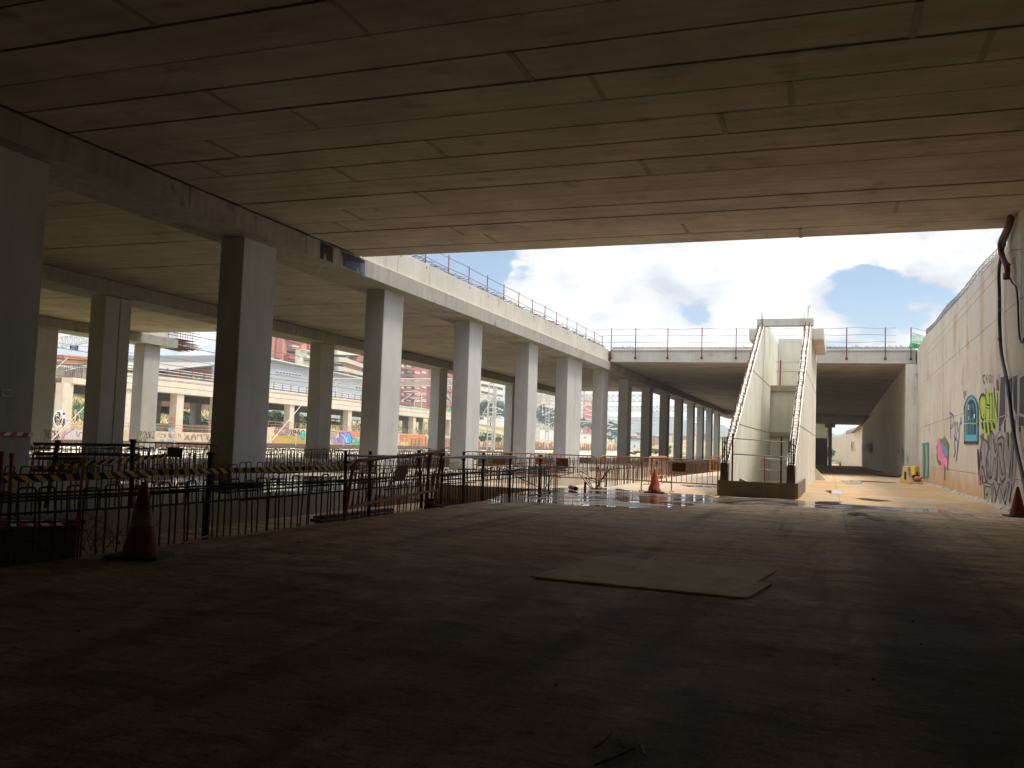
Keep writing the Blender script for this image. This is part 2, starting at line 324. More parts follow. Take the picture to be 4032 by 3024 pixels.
# ------------------------------------------------------------------ mesh helpers
WLOC = {}
def tag(o, label=None, cat=None, group=None, kind=None):
    if label: o['label'] = label
    if cat: o['category'] = cat
    if group: o['group'] = group
    if kind: o['kind'] = kind
    return o
def empty(name, loc, label, cat, group=None):
    o = bpy.data.objects.new(name, None); COL.objects.link(o); o.location = loc; o.empty_display_size = 0.2
    WLOC[o.name] = Vector(loc)
    return tag(o, label, cat, group)
class MB:
    def __init__(s, xf=None): s.v, s.f, s.mi, s.xf, s.cur = [], [], [], xf, 0
    def add(s, vs, fs):
        k = len(s.v); s.v += [tuple(map(float, v)) for v in vs]; s.f += [tuple(i + k for i in f) for f in fs]; s.mi += [s.cur] * len(fs)
        return s
    def hexa(s, p): return s.add(p, [(0, 3, 2, 1), (4, 5, 6, 7), (0, 1, 5, 4), (1, 2, 6, 5), (2, 3, 7, 6), (3, 0, 4, 7)])
    def box(s, x0, x1, y0, y1, z0, z1): return s.hexa([(x0, y0, z0), (x1, y0, z0), (x1, y1, z0), (x0, y1, z0), (x0, y0, z1), (x1, y0, z1), (x1, y1, z1), (x0, y1, z1)])
    def quad(s, a, b, c, d): return s.add([a, b, c, d], [(0, 1, 2, 3)])
    def poly(s, pts): return s.add(pts, [tuple(range(len(pts)))])
    def prism(s, pts, d):                      # polygon pts extruded by vector d
        n = len(pts); q = [tuple(np.array(p) + np.array(d)) for p in pts]
        return s.add(list(pts) + q, [tuple(range(n))[::-1], tuple(range(n, 2 * n))] + [(i, (i + 1) % n, n + (i + 1) % n, n + i) for i in range(n)])
    def tube(s, pts, r, n=6, close=False):
        P = [Vector(p) for p in pts]; rings = []; k0 = len(s.v); up = None
        for i, p in enumerate(P):
            t = (P[min(i + 1, len(P) - 1)] - P[max(i - 1, 0)]).normalized()
            if up is None: up = Vector((0, 0, 1)) if abs(t.z) < .9 else Vector((1, 0, 0))
            a = t.cross(up); a = a.normalized() if a.length > 1e-5 else t.orthogonal().normalized(); b_ = a.cross(t).normalized(); up = b_
            rr = r[i] if hasattr(r, '__len__') else r
            rings.append([p + (a * math.cos(2 * math.pi * j / n) + b_ * math.sin(2 * math.pi * j / n)) * rr for j in range(n)])
        vs = [v for rg in rings for v in rg]; fs = []
        for i in range(len(P) - 1):
            for j in range(n):
                fs.append((i * n + j, i * n + (j + 1) % n, (i + 1) * n + (j + 1) % n, (i + 1) * n + j))
        fs += [tuple(range(n))[::-1], tuple((len(P) - 1) * n + j for j in range(n))]
        return s.add(vs, fs)
    def lathe(s, prof, n=24, c=(0, 0, 0)):
        vs, fs = [], []
        for r, z in prof:
            vs += [(c[0] + r * math.cos(2 * math.pi * j / n), c[1] + r * math.sin(2 * math.pi * j / n), c[2] + z) for j in range(n)]
        for i in range(len(prof) - 1):
            for j in range(n): fs.append((i * n + j, i * n + (j + 1) % n, (i + 1) * n + (j + 1) % n, (i + 1) * n + j))
        return s.add(vs, fs)
    def build(s, name, m, parent=None, origin=None, smooth=False, bevel=0.0):
        V = np.array(s.v, float)
        if s.xf is not None: V = np.array([s.xf(*p) for p in V])
        if parent is not None: o0 = np.array(WLOC[parent.name])
        if origin is None:
            origin = np.array(o0) if parent is not None else np.array([(V[:, 0].min() + V[:, 0].max()) / 2, (V[:, 1].min() + V[:, 1].max()) / 2, V[:, 2].min()])
        origin = np.array(origin, float)
        me = bpy.data.meshes.new(name); me.from_pydata([tuple(p) for p in (V - origin)], [], s.f); me.update()
        for x in (m if isinstance(m, (list, tuple)) else [m]): me.materials.append(x)
        if isinstance(m, (list, tuple)): me.polygons.foreach_set('material_index', s.mi)
        if smooth: me.polygons.foreach_set('use_smooth', [True] * len(me.polygons))
        o = bpy.data.objects.new(name, me); COL.objects.link(o); WLOC[o.name] = Vector(origin)
        o.location = Vector(origin) - (Vector(o0) if parent is not None else Vector((0, 0, 0)))
        if parent is not None: o.parent = parent
        if bevel:
            bv = o.modifiers.new('bevel', 'BEVEL'); bv.width = bevel; bv.segments = 1; bv.limit_method = 'ANGLE'
        return o
def copy_tree(o, parent=None):
    c = o.copy(); COL.objects.link(c)
    if parent is not None: c.parent = parent
    for ch in [x for x in list(bpy.data.objects) if x.parent == o]: copy_tree(ch, c)
    return c
ORD = ['first', 'second', 'third', 'fourth', 'fifth', 'sixth', 'seventh', 'eighth', 'ninth', 'tenth', 'eleventh', 'twelfth', 'thirteenth', 'fourteenth', 'fifteenth', 'sixteenth', 'seventeenth', 'eighteenth', 'nineteenth', 'twentieth']
_tc = {}
def text_shape(s, offset=0.0):
    """outline of a word, scaled to the unit square"""
    if (s, offset) in _tc: return _tc[(s, offset)]
    cu = bpy.data.curves.new('word', 'FONT'); cu.body = s; cu.offset = offset; cu.resolution_u = 3
    ob = bpy.data.objects.new('word', cu); COL.objects.link(ob)
    me = bpy.data.meshes.new_from_object(ob.evaluated_get(bpy.context.evaluated_depsgraph_get()))
    vs = np.array([v.co[:2] for v in me.vertices]); fs = [tuple(p.vertices) for p in me.polygons]
    bpy.data.objects.remove(ob); bpy.data.curves.remove(cu); bpy.data.meshes.remove(me)
    lo, hi = vs.min(0), vs.max(0)
    _tc[(s, offset)] = ((vs - lo) / (hi - lo), fs)
    return _tc[(s, offset)]

PAINT = {}
def paint(hexv):
    if hexv not in PAINT: PAINT[hexv] = mat('spray paint ' + hexv, hexc(hexv), 0.65, var=0.12, scale=4, spec=.3)
    return PAINT[hexv]
class Art:
    """layers of paint; a layer is a polygon or a word in photo pixels, sent to a plane"""
    def __init__(s, topt, frame): s.topt, s.frame, s.mb, s.ms, s.d = topt, frame, MB(), [], .004
    def col(s, c):
        m_ = paint(c)
        if m_ not in s.ms: s.ms.append(m_)
        s.mb.cur = s.ms.index(m_); s.d += .0025
    def poly(s, c, pts): s.col(c); s.mb.poly([s.topt(*s.frame(*p), s.d) for p in pts]); return s
    def word(s, c, t, x0, y0, x1, y1, off=0, wob=0.0, shear=0.0):
        s.col(c); vs, fs = text_shape(t, off); P = []
        for a, b in vs:
            P.append(s.topt(*s.frame(x0 + (x1 - x0) * (a + shear * b + wob * math.sin(b * 6 + a * 11)), y1 + (y0 - y1) * (b + wob * math.sin(a * 15 + 2))), s.d))
        s.mb.add(P, fs); return s
    def line(s, c, pts, w):
        s.col(c)
        for (x0, y0), (x1, y1) in zip(pts, pts[1:]):
            L = math.hypot(x1 - x0, y1 - y0) or 1; nx, ny = -(y1 - y0) / L * w / 2, (x1 - x0) / L * w / 2
            s.mb.poly([s.topt(*s.frame(*p), s.d) for p in [(x0 + nx, y0 + ny), (x0 - nx, y0 - ny), (x1 - nx, y1 - ny), (x1 + nx, y1 + ny)]])
        return s
    def build(s, parent, label=None):
        o = s.mb.build('graffiti', s.ms, parent)
        if label: o['label'] = label
        return o

# ================================================================== LARGE STRUCTURE
ZB, ZS = 7.49, 8.15                 # underside of the crossbeams, underside of the planks
# ---- ground, floors, trench
gm = MB()
def hill_z(x, y):
    d = -x - (96.5 + (y - 91) * .055) - 19
    z = -0.45 + max(0.0, min(d, 70)) * .17 + (2.2 if d > -2 else 0) * min(1, max(0, (d + 2) / 3))
    return z + 0.5 * math.sin(x * .11) * math.cos(y * .07) * min(1, max(0, d / 10))
xs = [-3000, -1200, -500, -260, -200, -185, -170, -160, -150, -140, -132, -126, -121, -117, -113, -108, -100, -90, -75, -60, -45, -36, -34, -33]
ys = [-400, -120, -60, -20, 0] + list(range(20, 420, 20)) + [500, 700, 1200, 3000, 6000]
for i in range(len(xs)):
    for j in range(len(ys)):
        gm.v.append((xs[i], ys[j], hill_z(xs[i], ys[j]) if xs[i] > -400 else (12 if xs[i] < -1000 else 9)))
for i in range(len(xs) - 1):
    for j in range(len(ys) - 1):
        a = i * len(ys) + j; gm.f.append((a, a + len(ys), a + len(ys) + 1, a + 1)); gm.mi.append(0)
k = len(gm.v)
gm.v += [(-33, -400, -1.9), (3000, -400, -1.9), (3000, 6000, -1.9), (-33, 6000, -1.9), (-33, -400, -.45), (-33, 6000, -.45)]
gm.f += [(k, k + 1, k + 2, k + 3), (k, k + 3, k + 5, k + 4)]; gm.mi += [0, 0]
tag(gm.build('ground', EARTH, origin=(0, 0, 0), smooth=True), 'dry earth and scrub of the rail yard around the structures', 'ground', kind='structure')
bank = MB(); bank.add([(5.8, -80, 7.2), (300, -80, 7.2), (300, 320, 7.2), (5.8, 320, 7.2)], [(0, 1, 2, 3)])
tag(bank.build('raised_ground', EARTH, origin=(0, 0, 0)), 'raised earth behind the retaining wall', 'ground', kind='structure')

XE, XT = -7.95, -12.15              # edge of the near floor, edge of the platform
fl = MB(); twl = MB()
def gz_(y): return 0.0 if y < 48 else (-(y - 48) * .0055 if y < 70 else -.121 - (y - 70) * .0069)
def wallx(y):
    pts = [(-70, 4.82), (28, 4.82), (55, 5.15), (69, 5.93)]
    for (a, p), (b, q) in zip(pts, pts[1:]):
        if y <= b: return p + (q - p) * (y - a) / (b - a)
    return 5.93
ysec = [-70, -20, 0, 10, 20, 27, 30, 40, 48, 56, 63, 70, 90, 120, 150, 190]
for a, b in zip(ysec, ysec[1:]):
    xl = XE if b <= 27 else (XT if (a, b) == (27, 30) else -7.35)
    xr0, xr1 = (wallx(a) + .3 if a < 70 else 7.2), (wallx(b) + .3 if b < 70 else 7.2)
    fl.quad((xl, a, gz_(a)), (xr0, a, gz_(a)), (xr1, b, gz_(b)), (xl, b, gz_(b)))
    twl.quad((xl, a, -.9), (xl, a, gz_(a)), (xl, b, gz_(b)), (xl, b, -.9))
twl.quad((XT, 27, -.9), (XE, 27, -.9), (XE, 27, 0), (XT, 27, 0)); twl.quad((-7.35, 30, -.9), (XT, 30, -.9), (XT, 30, 0), (-7.35, 30, 0))
fl.quad((-7.35, 190, -.949), (7.2, 190, -.949), (9, 340, -2.0), (-30, 340, -2.0))
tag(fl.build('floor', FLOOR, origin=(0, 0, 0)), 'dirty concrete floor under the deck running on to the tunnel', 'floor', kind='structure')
tag(twl.build('trench_sides', CONC_SLAB, origin=(0, 0, 0)), 'concrete sides of the track trench', 'trench', kind='structure')
tr = MB(); tr.quad((XT, -70, -.5), (XE, -70, -.5), (XE, 27, -.5), (XT, 27, -.5)); tr.quad((XT, 30, -.6), (-7.35, 30, -.6), (-7.35, 190, -.9), (XT, 190, -.9))
tr.quad((-25.4, -70, -.7), (-19.4, -70, -.7), (-19.4, 190, -.7), (-25.4, 190, -.7))
tag(tr.build('trench_floor', FLOOR, origin=(0, 0, 0)), 'floor of the sunken track trench between the slabs', 'trench', kind='structure')
PLATFORM = concrete('wet platform concrete', (0.38, 0.34, 0.27), streak=0.1, blot=0.3, rough=0.62)
pf = MB()
pf.box(-19.4, XT, -70, 190, -.95, 0); pf.box(-33, -25.4, -70, 190, -.95, -.002)
tag(pf.build('platform_slab', PLATFORM, origin=(0, 0, 0)), 'concrete platform slabs carrying the columns', 'platform', kind='structure')

# ---- near deck of hollow planks with open joints
def planked(mb, x0, x1, y0, y1, z, th, pitch=1.235, gap=0.03, depth=0.06, zr=None):
    """planks laid along X; zr(x,y) optional soffit height"""
    y = y1; i = 0
    while y > y0 + .05:
        ya = max(y0, y - pitch); f = (lambda X, Y: z) if zr is None else zr
        dz = (0.010 * math.sin(i * 2.3), 0.012 * math.sin(i * 1.7 + 1))
        mb.hexa([(x0, ya + gap, f(x0, ya) + dz[0]), (x1, ya + gap, f(x1, ya) + dz[1]), (x1, y, f(x1, y) + dz[1]), (x0, y, f(x0, y) + dz[0]),
                 (x0, ya + gap, f(x0, ya) + th), (x1, ya + gap, f(x1, ya) + th), (x1, y, f(x1, y) + th), (x0, y, f(x0, y) + th)])
        y = ya; i += 1
nd = empty('bridge_deck', (-5.8, 28.6, ZS), 'nearest deck overhead, a broad shaded ceiling of long concrete planks', 'bridge deck')
PLK = MB(); planked(PLK, -16.36, 4.95, -72, 28.62, ZS, .30, gap=.06)
mb = MB(); mb.box(-18.3, 8, -72, 28.50, ZS + .31, ZS + 1.25); mb.build('deck_slab', CONC_DARK, nd)
mb = MB(); mb.box(-16.35, 4.94, -71.9, 28.5, ZS + .045, ZS + .29); mb.build('seam_shade', WOOD_DK, nd)  # dark sheet added inside the open seams to paint their shade
# cross joints that show as darker bars between plank lines
mb = PLK; mb.cur = 1
for px, py in [(560, 40), (1500, 60), (950, 430), (1330, 520), (990, 655), (940, 745), (1915, 665), (1530, 778), (1795, 830), (1490, 910), (1450, 965), (1955, 985), (2105, 1020)]:
    p = at(px * .9114, py * .9114, 2, ZS); kk = math.floor((28.62 - p[1]) / 1.235); yb = 28.62 - kk * 1.235
    mb.box(p[0] - .045, p[0] + .045, yb - 1.20, yb - .005, ZS - .016, ZS - .002 + .02)
for px, py in [(40, 290), (1750, 60), (375, 385), (2050, 200), (1205, 415), (915, 550), (595, 755), (745, 980), (1245, 1000), (1665, 880)]:
    p = at(2016 + px * .9114, py * .9114, 2, ZS); kk = math.floor((28.62 - p[1]) / 1.235); yb = 28.62 - kk * 1.235
    mb.box(p[0] - .055, p[0] + .055, yb - 1.20, yb - .005, ZS - .016, ZS - .002 + .02)
mb.build('plank_soffit', [CONC_SOFFIT, concrete('plank joint mortar', (0.33, 0.285, 0.225), streak=.1, blot=.25)], nd)

# ---- decks over the platforms, crossbeams, girder
ad = empty('bridge_deck', (-23.4, 20, ZS), 'deck of concrete planks over the columns, between the first and second beams', 'bridge deck')
mb = MB(); planked(mb, -30.42, -18.34, -72, 106.5, ZS, .28); mb.build('plank_soffit', CONC_SOFFIT, ad)
mb = MB(); mb.box(-30.6, -18.0, -72, 106.4, ZS + .29, 9.0); mb.build('deck_slab', CONC_PANEL, ad)
bd = empty('bridge_deck', (-38, 20, ZS), 'farthest left deck of concrete planks, ending in open sky past the second beam', 'bridge deck')
mb = MB(); planked(mb, -46.4, -32.4, -72, 48.3, ZS, .28); mb.build('plank_soffit', CONC_SOFFIT, bd)
mb = MB(); mb.box(-46.4, -32.0, -72, 48.2, ZS + .29, 9.0); mb.box(-90, -46.45, -72, 10, ZS, 9.0); mb.build('deck_slab', CONC_PANEL, bd)  # outer left box is an unseen deck extension, added to block light
mb = MB(); mb.box(-90, 5, -71, -70.4, -1.9, 8.1); tag(mb.build('end_wall', CONC_DARK), 'unseen wall added behind the viewer to keep light off the columns', 'wall')  # not in view, added to hold light back from the column faces

def beam_segments(mb, x0, x1, y0, y1, z0, z1, seg=5.7):
    y = y0; i = 0
    while y < y1 - .02:
        yb = min(y1, y + seg); e = .004 * (i % 3)
        mb.box(x0 - e, x1 + e, y + .012, yb, z0 + .003 * (i % 2), z1); y = yb; i += 1
b1 = empty('crossbeam', (-17.4, 28, ZB), 'long concrete crossbeam on the front row of columns, dark near and pale farther on', 'beam')
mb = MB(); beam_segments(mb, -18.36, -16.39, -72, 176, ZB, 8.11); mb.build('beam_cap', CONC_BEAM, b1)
gp = empty('edge_girder', (-16.8, 48, 8.12), 'pale panelled edge girder standing on the front crossbeam under the sky', 'girder')
mb = MB(); beam_segments(mb, -17.9, -16.55, 28.75, 68.5, 8.13, 9.11, 3.05); mb.build('panel_face', CONC_PANEL, gp)
mb = MB(); mb.box(-16.55, -16.39, 28.75, 68.5, 8.115, 8.155); mb.build('ledge', CONC_FAR, gp)
# starter bars lying along its top
mb = MB()
for i in range(210):
    y = 29 + i * .185 + random.uniform(-.05, .05); x = -16.75 + random.uniform(-.1, .12)
    mb.tube([(x - .35, y, 9.13), (x - .1 + random.uniform(-.1, .1), y + random.uniform(-.3, .3), 9.18 + random.uniform(0, .12)), (x + .22, y + random.uniform(-.35, .35), 9.16 + random.uniform(-.02, .16))], .014, 4)
rb = tag(mb.build('starter_bars', RUST, gp), kind='stuff')
mb = MB(); mb.box(-18.2, -16.6, -72, 28.4, 8.112, 8.47); mb.box(-18.2, -16.6, 69.0, 176, 8.112, 8.47); mb.build('bearing_mortar', CONC_DARK, b1)
a = Art(lambda x, y, d=.004: (lambda p: (p[0] + d, p[1], p[2]))(at(x, y, 0, -16.378)), lambda x, y: (600 + x * .4521, 800 + y * .4521))
a.poly('2a2320', [(1462, 330), (1572, 385), (1572, 520), (1520, 500), (1500, 420), (1490, 490), (1462, 480)]); a.build(b1, 'black paint daub'); a = Art(a.topt, a.frame); a.poly('2e2926', [(1640, 410), (1690, 435), (1686, 550), (1660, 545), (1655, 470)]).poly('4c566b', [(1690, 500), (1850, 520), (1850, 645), (1810, 620), (1800, 560), (1780, 560), (1775, 600), (1690, 560)]).poly('241f1c', [(1690, 435), (1850, 500), (1850, 525), (1690, 505)])
a.build(b1, 'slate blue paint daub by the deck end')
b2 = empty('crossbeam', (-31.4, 28, ZB), 'shaded concrete crossbeam on the second row of columns', 'beam')
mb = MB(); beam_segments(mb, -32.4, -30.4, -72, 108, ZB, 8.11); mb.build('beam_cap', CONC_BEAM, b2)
mb = MB(); mb.box(-32.25, -30.55, -72, 106, 8.112, 8.9); mb.build('bearing_mortar', CONC_DARK, b2)
b3 = empty('crossbeam', (-45.5, 28, ZB), 'third crossbeam at far left, its cut end bristling with reinforcing bars', 'beam')
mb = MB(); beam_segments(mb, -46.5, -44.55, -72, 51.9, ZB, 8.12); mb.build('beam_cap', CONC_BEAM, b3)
mb = MB(); mb.box(-46.3, -44.8, 48.32, 51.2, 8.13, 9.2); mb.build('panel_face', CONC_PANEL, b3)
mb = MB()
for zz in [7.6, 7.75, 7.9, 8.05]:
    for xx in np.linspace(-46.4, -44.6, 8): mb.tube([(xx, 51.85, zz), (xx, 53.8 + random.uniform(0, .9), zz - random.uniform(.02, .12))], .022, 4)
for yy in np.linspace(51.95, 53.8, 11):
    mb.tube([(-46.4, yy, 7.55), (-44.6, yy, 7.55), (-44.6, yy, 8.2), (-46.4, yy, 8.2), (-46.4, yy, 7.55)], .02, 4)
for yy in np.linspace(51.2, 53.6, 10): mb.tube([(-44.7, yy, 7.6), (-44.7, yy, 9.25)], .02, 4); mb.tube([(-46.2, yy, 8.2), (-46.2, yy, 9.25)], .02, 4)
for zz in [8.4, 8.6, 8.8, 9.0, 9.2]: mb.tube([(-44.7, 51, zz), (-44.7, 54.2 + random.uniform(0, .4), zz)], .02, 4)
mb.build('protruding_bars', RUST, b3)

# ---- columns
def col_mesh(w, l, hgt, seam=False):
    mb = MB(); c = .025
    if seam:
        prof = lambda y0, y1: [(-w / 2 + c, y0), (w / 2 - c, y0), (w / 2, y0 + c), (w / 2, y1 - c), (w / 2 - c, y1), (-w / 2 + c, y1), (-w / 2, y1 - c), (-w / 2, y0 + c)]
        for y0, y1 in ((0, l * .55), (l * .55 + .03, l)): mb.prism([(x, y, 0) for x, y in prof(y0, y1)], (0, 0, hgt))
    else:
        mb.prism([(x, y, 0) for x, y in [(-w / 2 + c, 0), (w / 2 - c, 0), (w / 2, c), (w / 2, l - c), (w / 2 - c, l), (-w / 2 + c, l), (-w / 2, l - c), (-w / 2, c)]], (0, 0, hgt))
    return mb
def column(x, y, w, l, label, group, z0=0.0, top=ZB, seam=False, m=None):
    mb = col_mesh(w, l, top - z0, seam); mb.xf = lambda a, b, c: (a + x, b + y, c + z0)
    return tag(mb.build('concrete_column', m or CONC, origin=(x, y, z0)), label, 'column', group)
GR1 = 'columns of the front row'
row1 = [4.4, 13.45, 22.38, 31.56, 40.64, 50.03, 58.45, 68.65, 77.9, 88.3, 98.6, 108.6, 118.9, 128.5, 138.5, 148.5]
looks1 = {13.45: 'huge dark concrete column cut by the left frame edge, with a number sign', 22.38: 'broad front row column with a black left face and grey right face',
          31.56: 'front row column standing just past the end of the shaded deck', 40.64: 'front row column behind the leaning barrier posts, pale on both faces',
          50.03: 'front row column behind the plated barrier, between the fourth and the seamed column', 58.45: 'double width front row column split by a vertical seam',
          68.65: 'front row column at the end of the pale girder', 77.9: 'grey front row column under the start of the far deck'}
for i, y in enumerate(row1[1:]):
    lab = looks1.get(y) or ('shaded front row column under the far deck, %s beyond the pale girder' % ORD[row1.index(y) - 7])
    c = column(-17.375, y, .86, 1.72 if y != 58.45 else 3.7, lab, GR1, seam=(y == 58.45))
    if i == 0: near_col = c
lab2 = ['second row column showing right of the left frame column', 'second row column standing right of the broad black faced column', 'second row column seen between two pale front columns, dark on its right face', 'second row column beside the tall lattice mast', 'narrow dark second row column next to the seamed column']
for i, y in enumerate([31.1, 49.5, 68.38, 87.0, 105.0]):
    x = [-31.3, -31.45, -31.55, -31.6, -31.6][i]
    column(x, y, .87 if i else .88, 1.6, lab2[i], 'columns of the second row', seam=(i == 0))
for y, l_ in ((40.2, 'third row column at far left with brown scrawled tags low down'), (49.1, 'pale third row column under the broken beam end, tagged in brown')):
    column(-45.45, y, .93, 1.55, l_, 'columns of the third row')
# sign on the nearest column
mb = MB(); mb.box(-16.944, -16.934, 14.33, 14.57, 2.09, 2.245); sg = tag(mb.build('number_sign', WHITEWASH), 'small pale number plate reading N20 on the nearest left column', 'sign')
def word_on(plane, s, u0, u1, z0, z1, m, off=0.0, warp=0.0, d=0.004, mb=None, shear=0.0, wob=0.0):
    """word mapped to a plane function plane(u, z, d)"""
    vs, fs = text_shape(s, off); own = mb is None; mb = mb or MB()
    P = []
    for a, b in vs:
        u = u0 + (u1 - u0) * (a + shear * b + wob * math.sin(b * 5 + a * 9)); z = z0 + (z1 - z0) * (b + warp * math.sin(a * 6.0 + 1) * .5 + wob * .8 * math.sin(a * 13))
        P.append(plane(u, z, d))
    return mb.add(P, fs)
mb = word_on(lambda u, z, d: (-16.934 + d, u, z), 'N20', 14.36, 14.54, 2.12, 2.215, None); mb.build('lettering', BLACKP, sg)
# row1 column faces beyond: small scrawls
def scrawl(mb, plane, u0, u1, z0, z1, n, r, seed):
    rnd = random.Random(seed); pts = []
    for i in range(n):
        t = i / (n - 1); pts.append(plane(u0 + (u1 - u0) * (t + rnd.uniform(-.10, .10)), z0 + (z1 - z0) * (.5 + .5 * math.sin(i * 2.1 + seed) * rnd.uniform(.5, 1)), .01))
    mb.tube(pts, r, 4)
TAGB = mat('brown spray paint', (0.20, 0.12, 0.055), 0.7)
TAGK = mat('black spray paint', (0.02, 0.02, 0.025), 0.6)

# ---- right retaining wall
def add_stain(mt, col, fn):
    """lay a splash or leak of its own shape over a material's base colour"""
    nt = mt.node_tree; g = G(nt); b = nt.nodes['Principled BSDF']; old = b.inputs['Base Color'].links[0].from_socket
    tc = nt.nodes.new('ShaderNodeTexCoord').outputs['Object']; sp = nt.nodes.new('ShaderNodeSeparateXYZ'); nt.links.new(tc, sp.inputs[0])
    nt.links.new(g.mix(fn(g, tc, sp), old, col), b.inputs['Base Color'])
def splash(g, tc, sp):
    n = g.noise(tc, 0.9, 5, 0.6, .3)
    hgt = g.math('ADD', sp.outputs[2], g.math('MULTIPLY', g.math('SUBTRACT', n, 0.5), 1.6))
    low = g.mapr(hgt, 1.25, 0.1)
    return g.math('MULTIPLY', g.math('MULTIPLY', low, g.mapr(sp.outputs[1], 30, 34)), 0.75)
add_stain(CONC_WALL, (0.50, 0.27, 0.10), splash)
def leaks(g, tc, sp):
    n = g.noise(tc, 1.3, 5, .65); y = g.math('ADD', sp.outputs[1], g.math('MULTIPLY', g.math('SUBTRACT', n, .5), 1.0)); out = 0.0
    for c, w in ((33.4, .75), (37.2, .35), (30.2, .5), (45.6, .4)):
        out = g.math('MAXIMUM', out, g.mapr(g.math('ABSOLUTE', g.math('SUBTRACT', y, c)), w, w * .3))
    return g.math('MULTIPLY', g.math('MULTIPLY', out, g.mapr(sp.outputs[2], 2.6, 5.5)), 0.36)
add_stain(CONC_WALL, (0.42, 0.27, 0.13), leaks)
add_stain(CONC, (0.20, 0.155, 0.11), lambda g, tc, sp: g.math('MULTIPLY', g.mapr(g.math('ADD', sp.outputs[2], g.math('MULTIPLY', g.noise(tc, 1.6, 5, .65), 1.1)), 1.15, 0.55), 0.55))
add_stain(CONC_STAIR, (0.56, 0.31, 0.12), lambda g, tc, sp: g.math('MULTIPLY', g.mapr(g.math('ADD', sp.outputs[2], g.math('MULTIPLY', g.noise(tc, 1.1, 4, .6), 1.2)), 1.9, 0.6), g.mapr(sp.outputs[1], 34, 46, 0.0, 0.85)))
rw = empty('retaining_wall', (5.1, 30, 0), 'tall concrete retaining wall along the right, painted with graffiti', 'wall')
def walltop(y): return 8.14 if y < 28.5 else float(np.interp(y, [28.5, 53, 69], [7.62, 8.2, 8.95]))
JZ = sorted([0.92] + [float(at(*p, 0, 4.86)[2]) for p in [(3650, 1667), (3800, 1356), (3800, 1222), (3800, 1190)]])
JY = [-70, -55, -40, -25, -12, -4, 4, 12, 19.5, 26.2, 28.5, 33.5, 41.0, 48.4, 55.4, 62.5, 69.0]
mb = MB(); back = MB()
for a, b in zip(JY, JY[1:]):
    zz = [-1.0] + [z for z in JZ if z < min(walltop(a + .01), walltop(b - .01)) - .15] + [None]
    ga, gb = a + (.02 if a != 28.5 else 0), b
    for z0, z1 in zip(zz, zz[1:]):
        ta, tb = (walltop(a + .01), walltop(b - .01)) if z1 is None else (z1 - .016, z1 - .016)
        xa, xb = wallx(a), wallx(b)
        mb.hexa([(xa, ga, z0), (xa + .3, ga, z0), (xb + .3, gb, z0), (xb, gb, z0), (xa, ga, ta), (xa + .3, ga, ta), (xb + .3, gb, tb), (xb, gb, tb)])
    xa, xb = wallx(a), wallx(b); ta, tb = walltop(a + .01) - .03, walltop(b - .01) - .03
    back.hexa([(xa + .02, a, -1), (xa + .42, a, -1), (xb + .42, b, -1), (xb + .02, b, -1), (xa + .02, a, ta), (xa + .42, a, ta), (xb + .42, b, tb), (xb + .02, b, tb)])
wp_ = mb.build('wall_panels', CONC_WALL, rw, origin=(0, 0, 0)); back.build('wall_core', CONC_DARK, rw)
mb = MB()
def wtp(y, dz=0, dx=.18): return (wallx(y) + dx, y, walltop(y) + dz)
ysr = np.arange(28.8, 55, .27)
for y in ysr:
    hh = .34 + .05 * math.sin(y * .6) + random.uniform(-.04, .04); t = random.uniform(-.05, .05)
    mb.tube([wtp(y, -.02, .06), (wallx(y) + .05, y + t, walltop(y) + hh), (wallx(y) + .30, y + t, walltop(y) + hh), wtp(y, -.02, .32)], .010, 4)
for dx, dz in ((.05, .15), (.05, .33), (.32, .36)):
    mb.tube([(wallx(y) + dx, y, walltop(y) + dz + .05 * math.sin(y * .6)) for y in np.arange(28.8, 55, 1.0)], .011, 4)
mb.build('starter_bars', RUST, rw)
mb = MB()
for y in np.arange(19, 68.5, 1.0):
    hgt = random.uniform(.06, .12); w_ = random.uniform(.08, .16); x = wallx(y); x2 = wallx(min(69, y + .99))
    mb.hexa([(x - w_, y, gz_(y) - .02), (x + .02, y, gz_(y) - .02), (x2 + .02, y + .99, gz_(y + 1) - .02), (x2 - w_, y + .99, gz_(y + 1) - .02), (x - .01, y, gz_(y) + hgt), (x + .02, y, gz_(y) + hgt), (x2 + .02, y + .99, gz_(y + 1) + hgt), (x2 - .01, y + .99, gz_(y + 1) + hgt)])
mb.build('mortar_fillet', CONC_SLAB, rw)
# graffiti: each piece is paint lying on the wall
def wallpt(x, y, d=0.004):
    X = 4.85
    for _ in range(4):
        p = at(x, y, 0, X); X = wallx(p[1])
    return (X - d, p[1], p[2])
K = lambda x, y: (3650 + x * .4038, 1380 + y * .4038)
def arch(x0, x1, ytop, ybot, spring):
    cx, hw = (x0 + x1) / 2, (x1 - x0) / 2
    return [(x0, ybot)] + [(cx - hw * math.cos(t), spring - (spring - ytop) * math.sin(t)) for t in np.linspace(0, math.pi, 13)] + [(x1, ybot)]
def blob(cx, cy, rx, ry, n=18, j=.18, seed=1):
    r = random.Random(seed); return [(cx + rx * (1 + r.uniform(-j, j)) * math.cos(t), cy + ry * (1 + r.uniform(-j, j)) * math.sin(t)) for t in np.linspace(0, 2 * math.pi, n, endpoint=False)]
a = Art(wallpt, K)
for x in (362, 372, 488, 500): a.line('9a3a30', [(x, 500 + (x % 7) * 6), (x + 2, 640 - (x % 5) * 9)], 6)
a.poly('23323a', arch(366, 506, 436, 912, 590)).poly('4c9fb8', arch(376, 497, 447, 885, 590)).poly('2b2e2f', arch(390, 486, 478, 820, 590))
for x in (404, 420, 436, 452, 468): a.line('57a9bf', [(x, 520), (x - 2, 815)], 4)
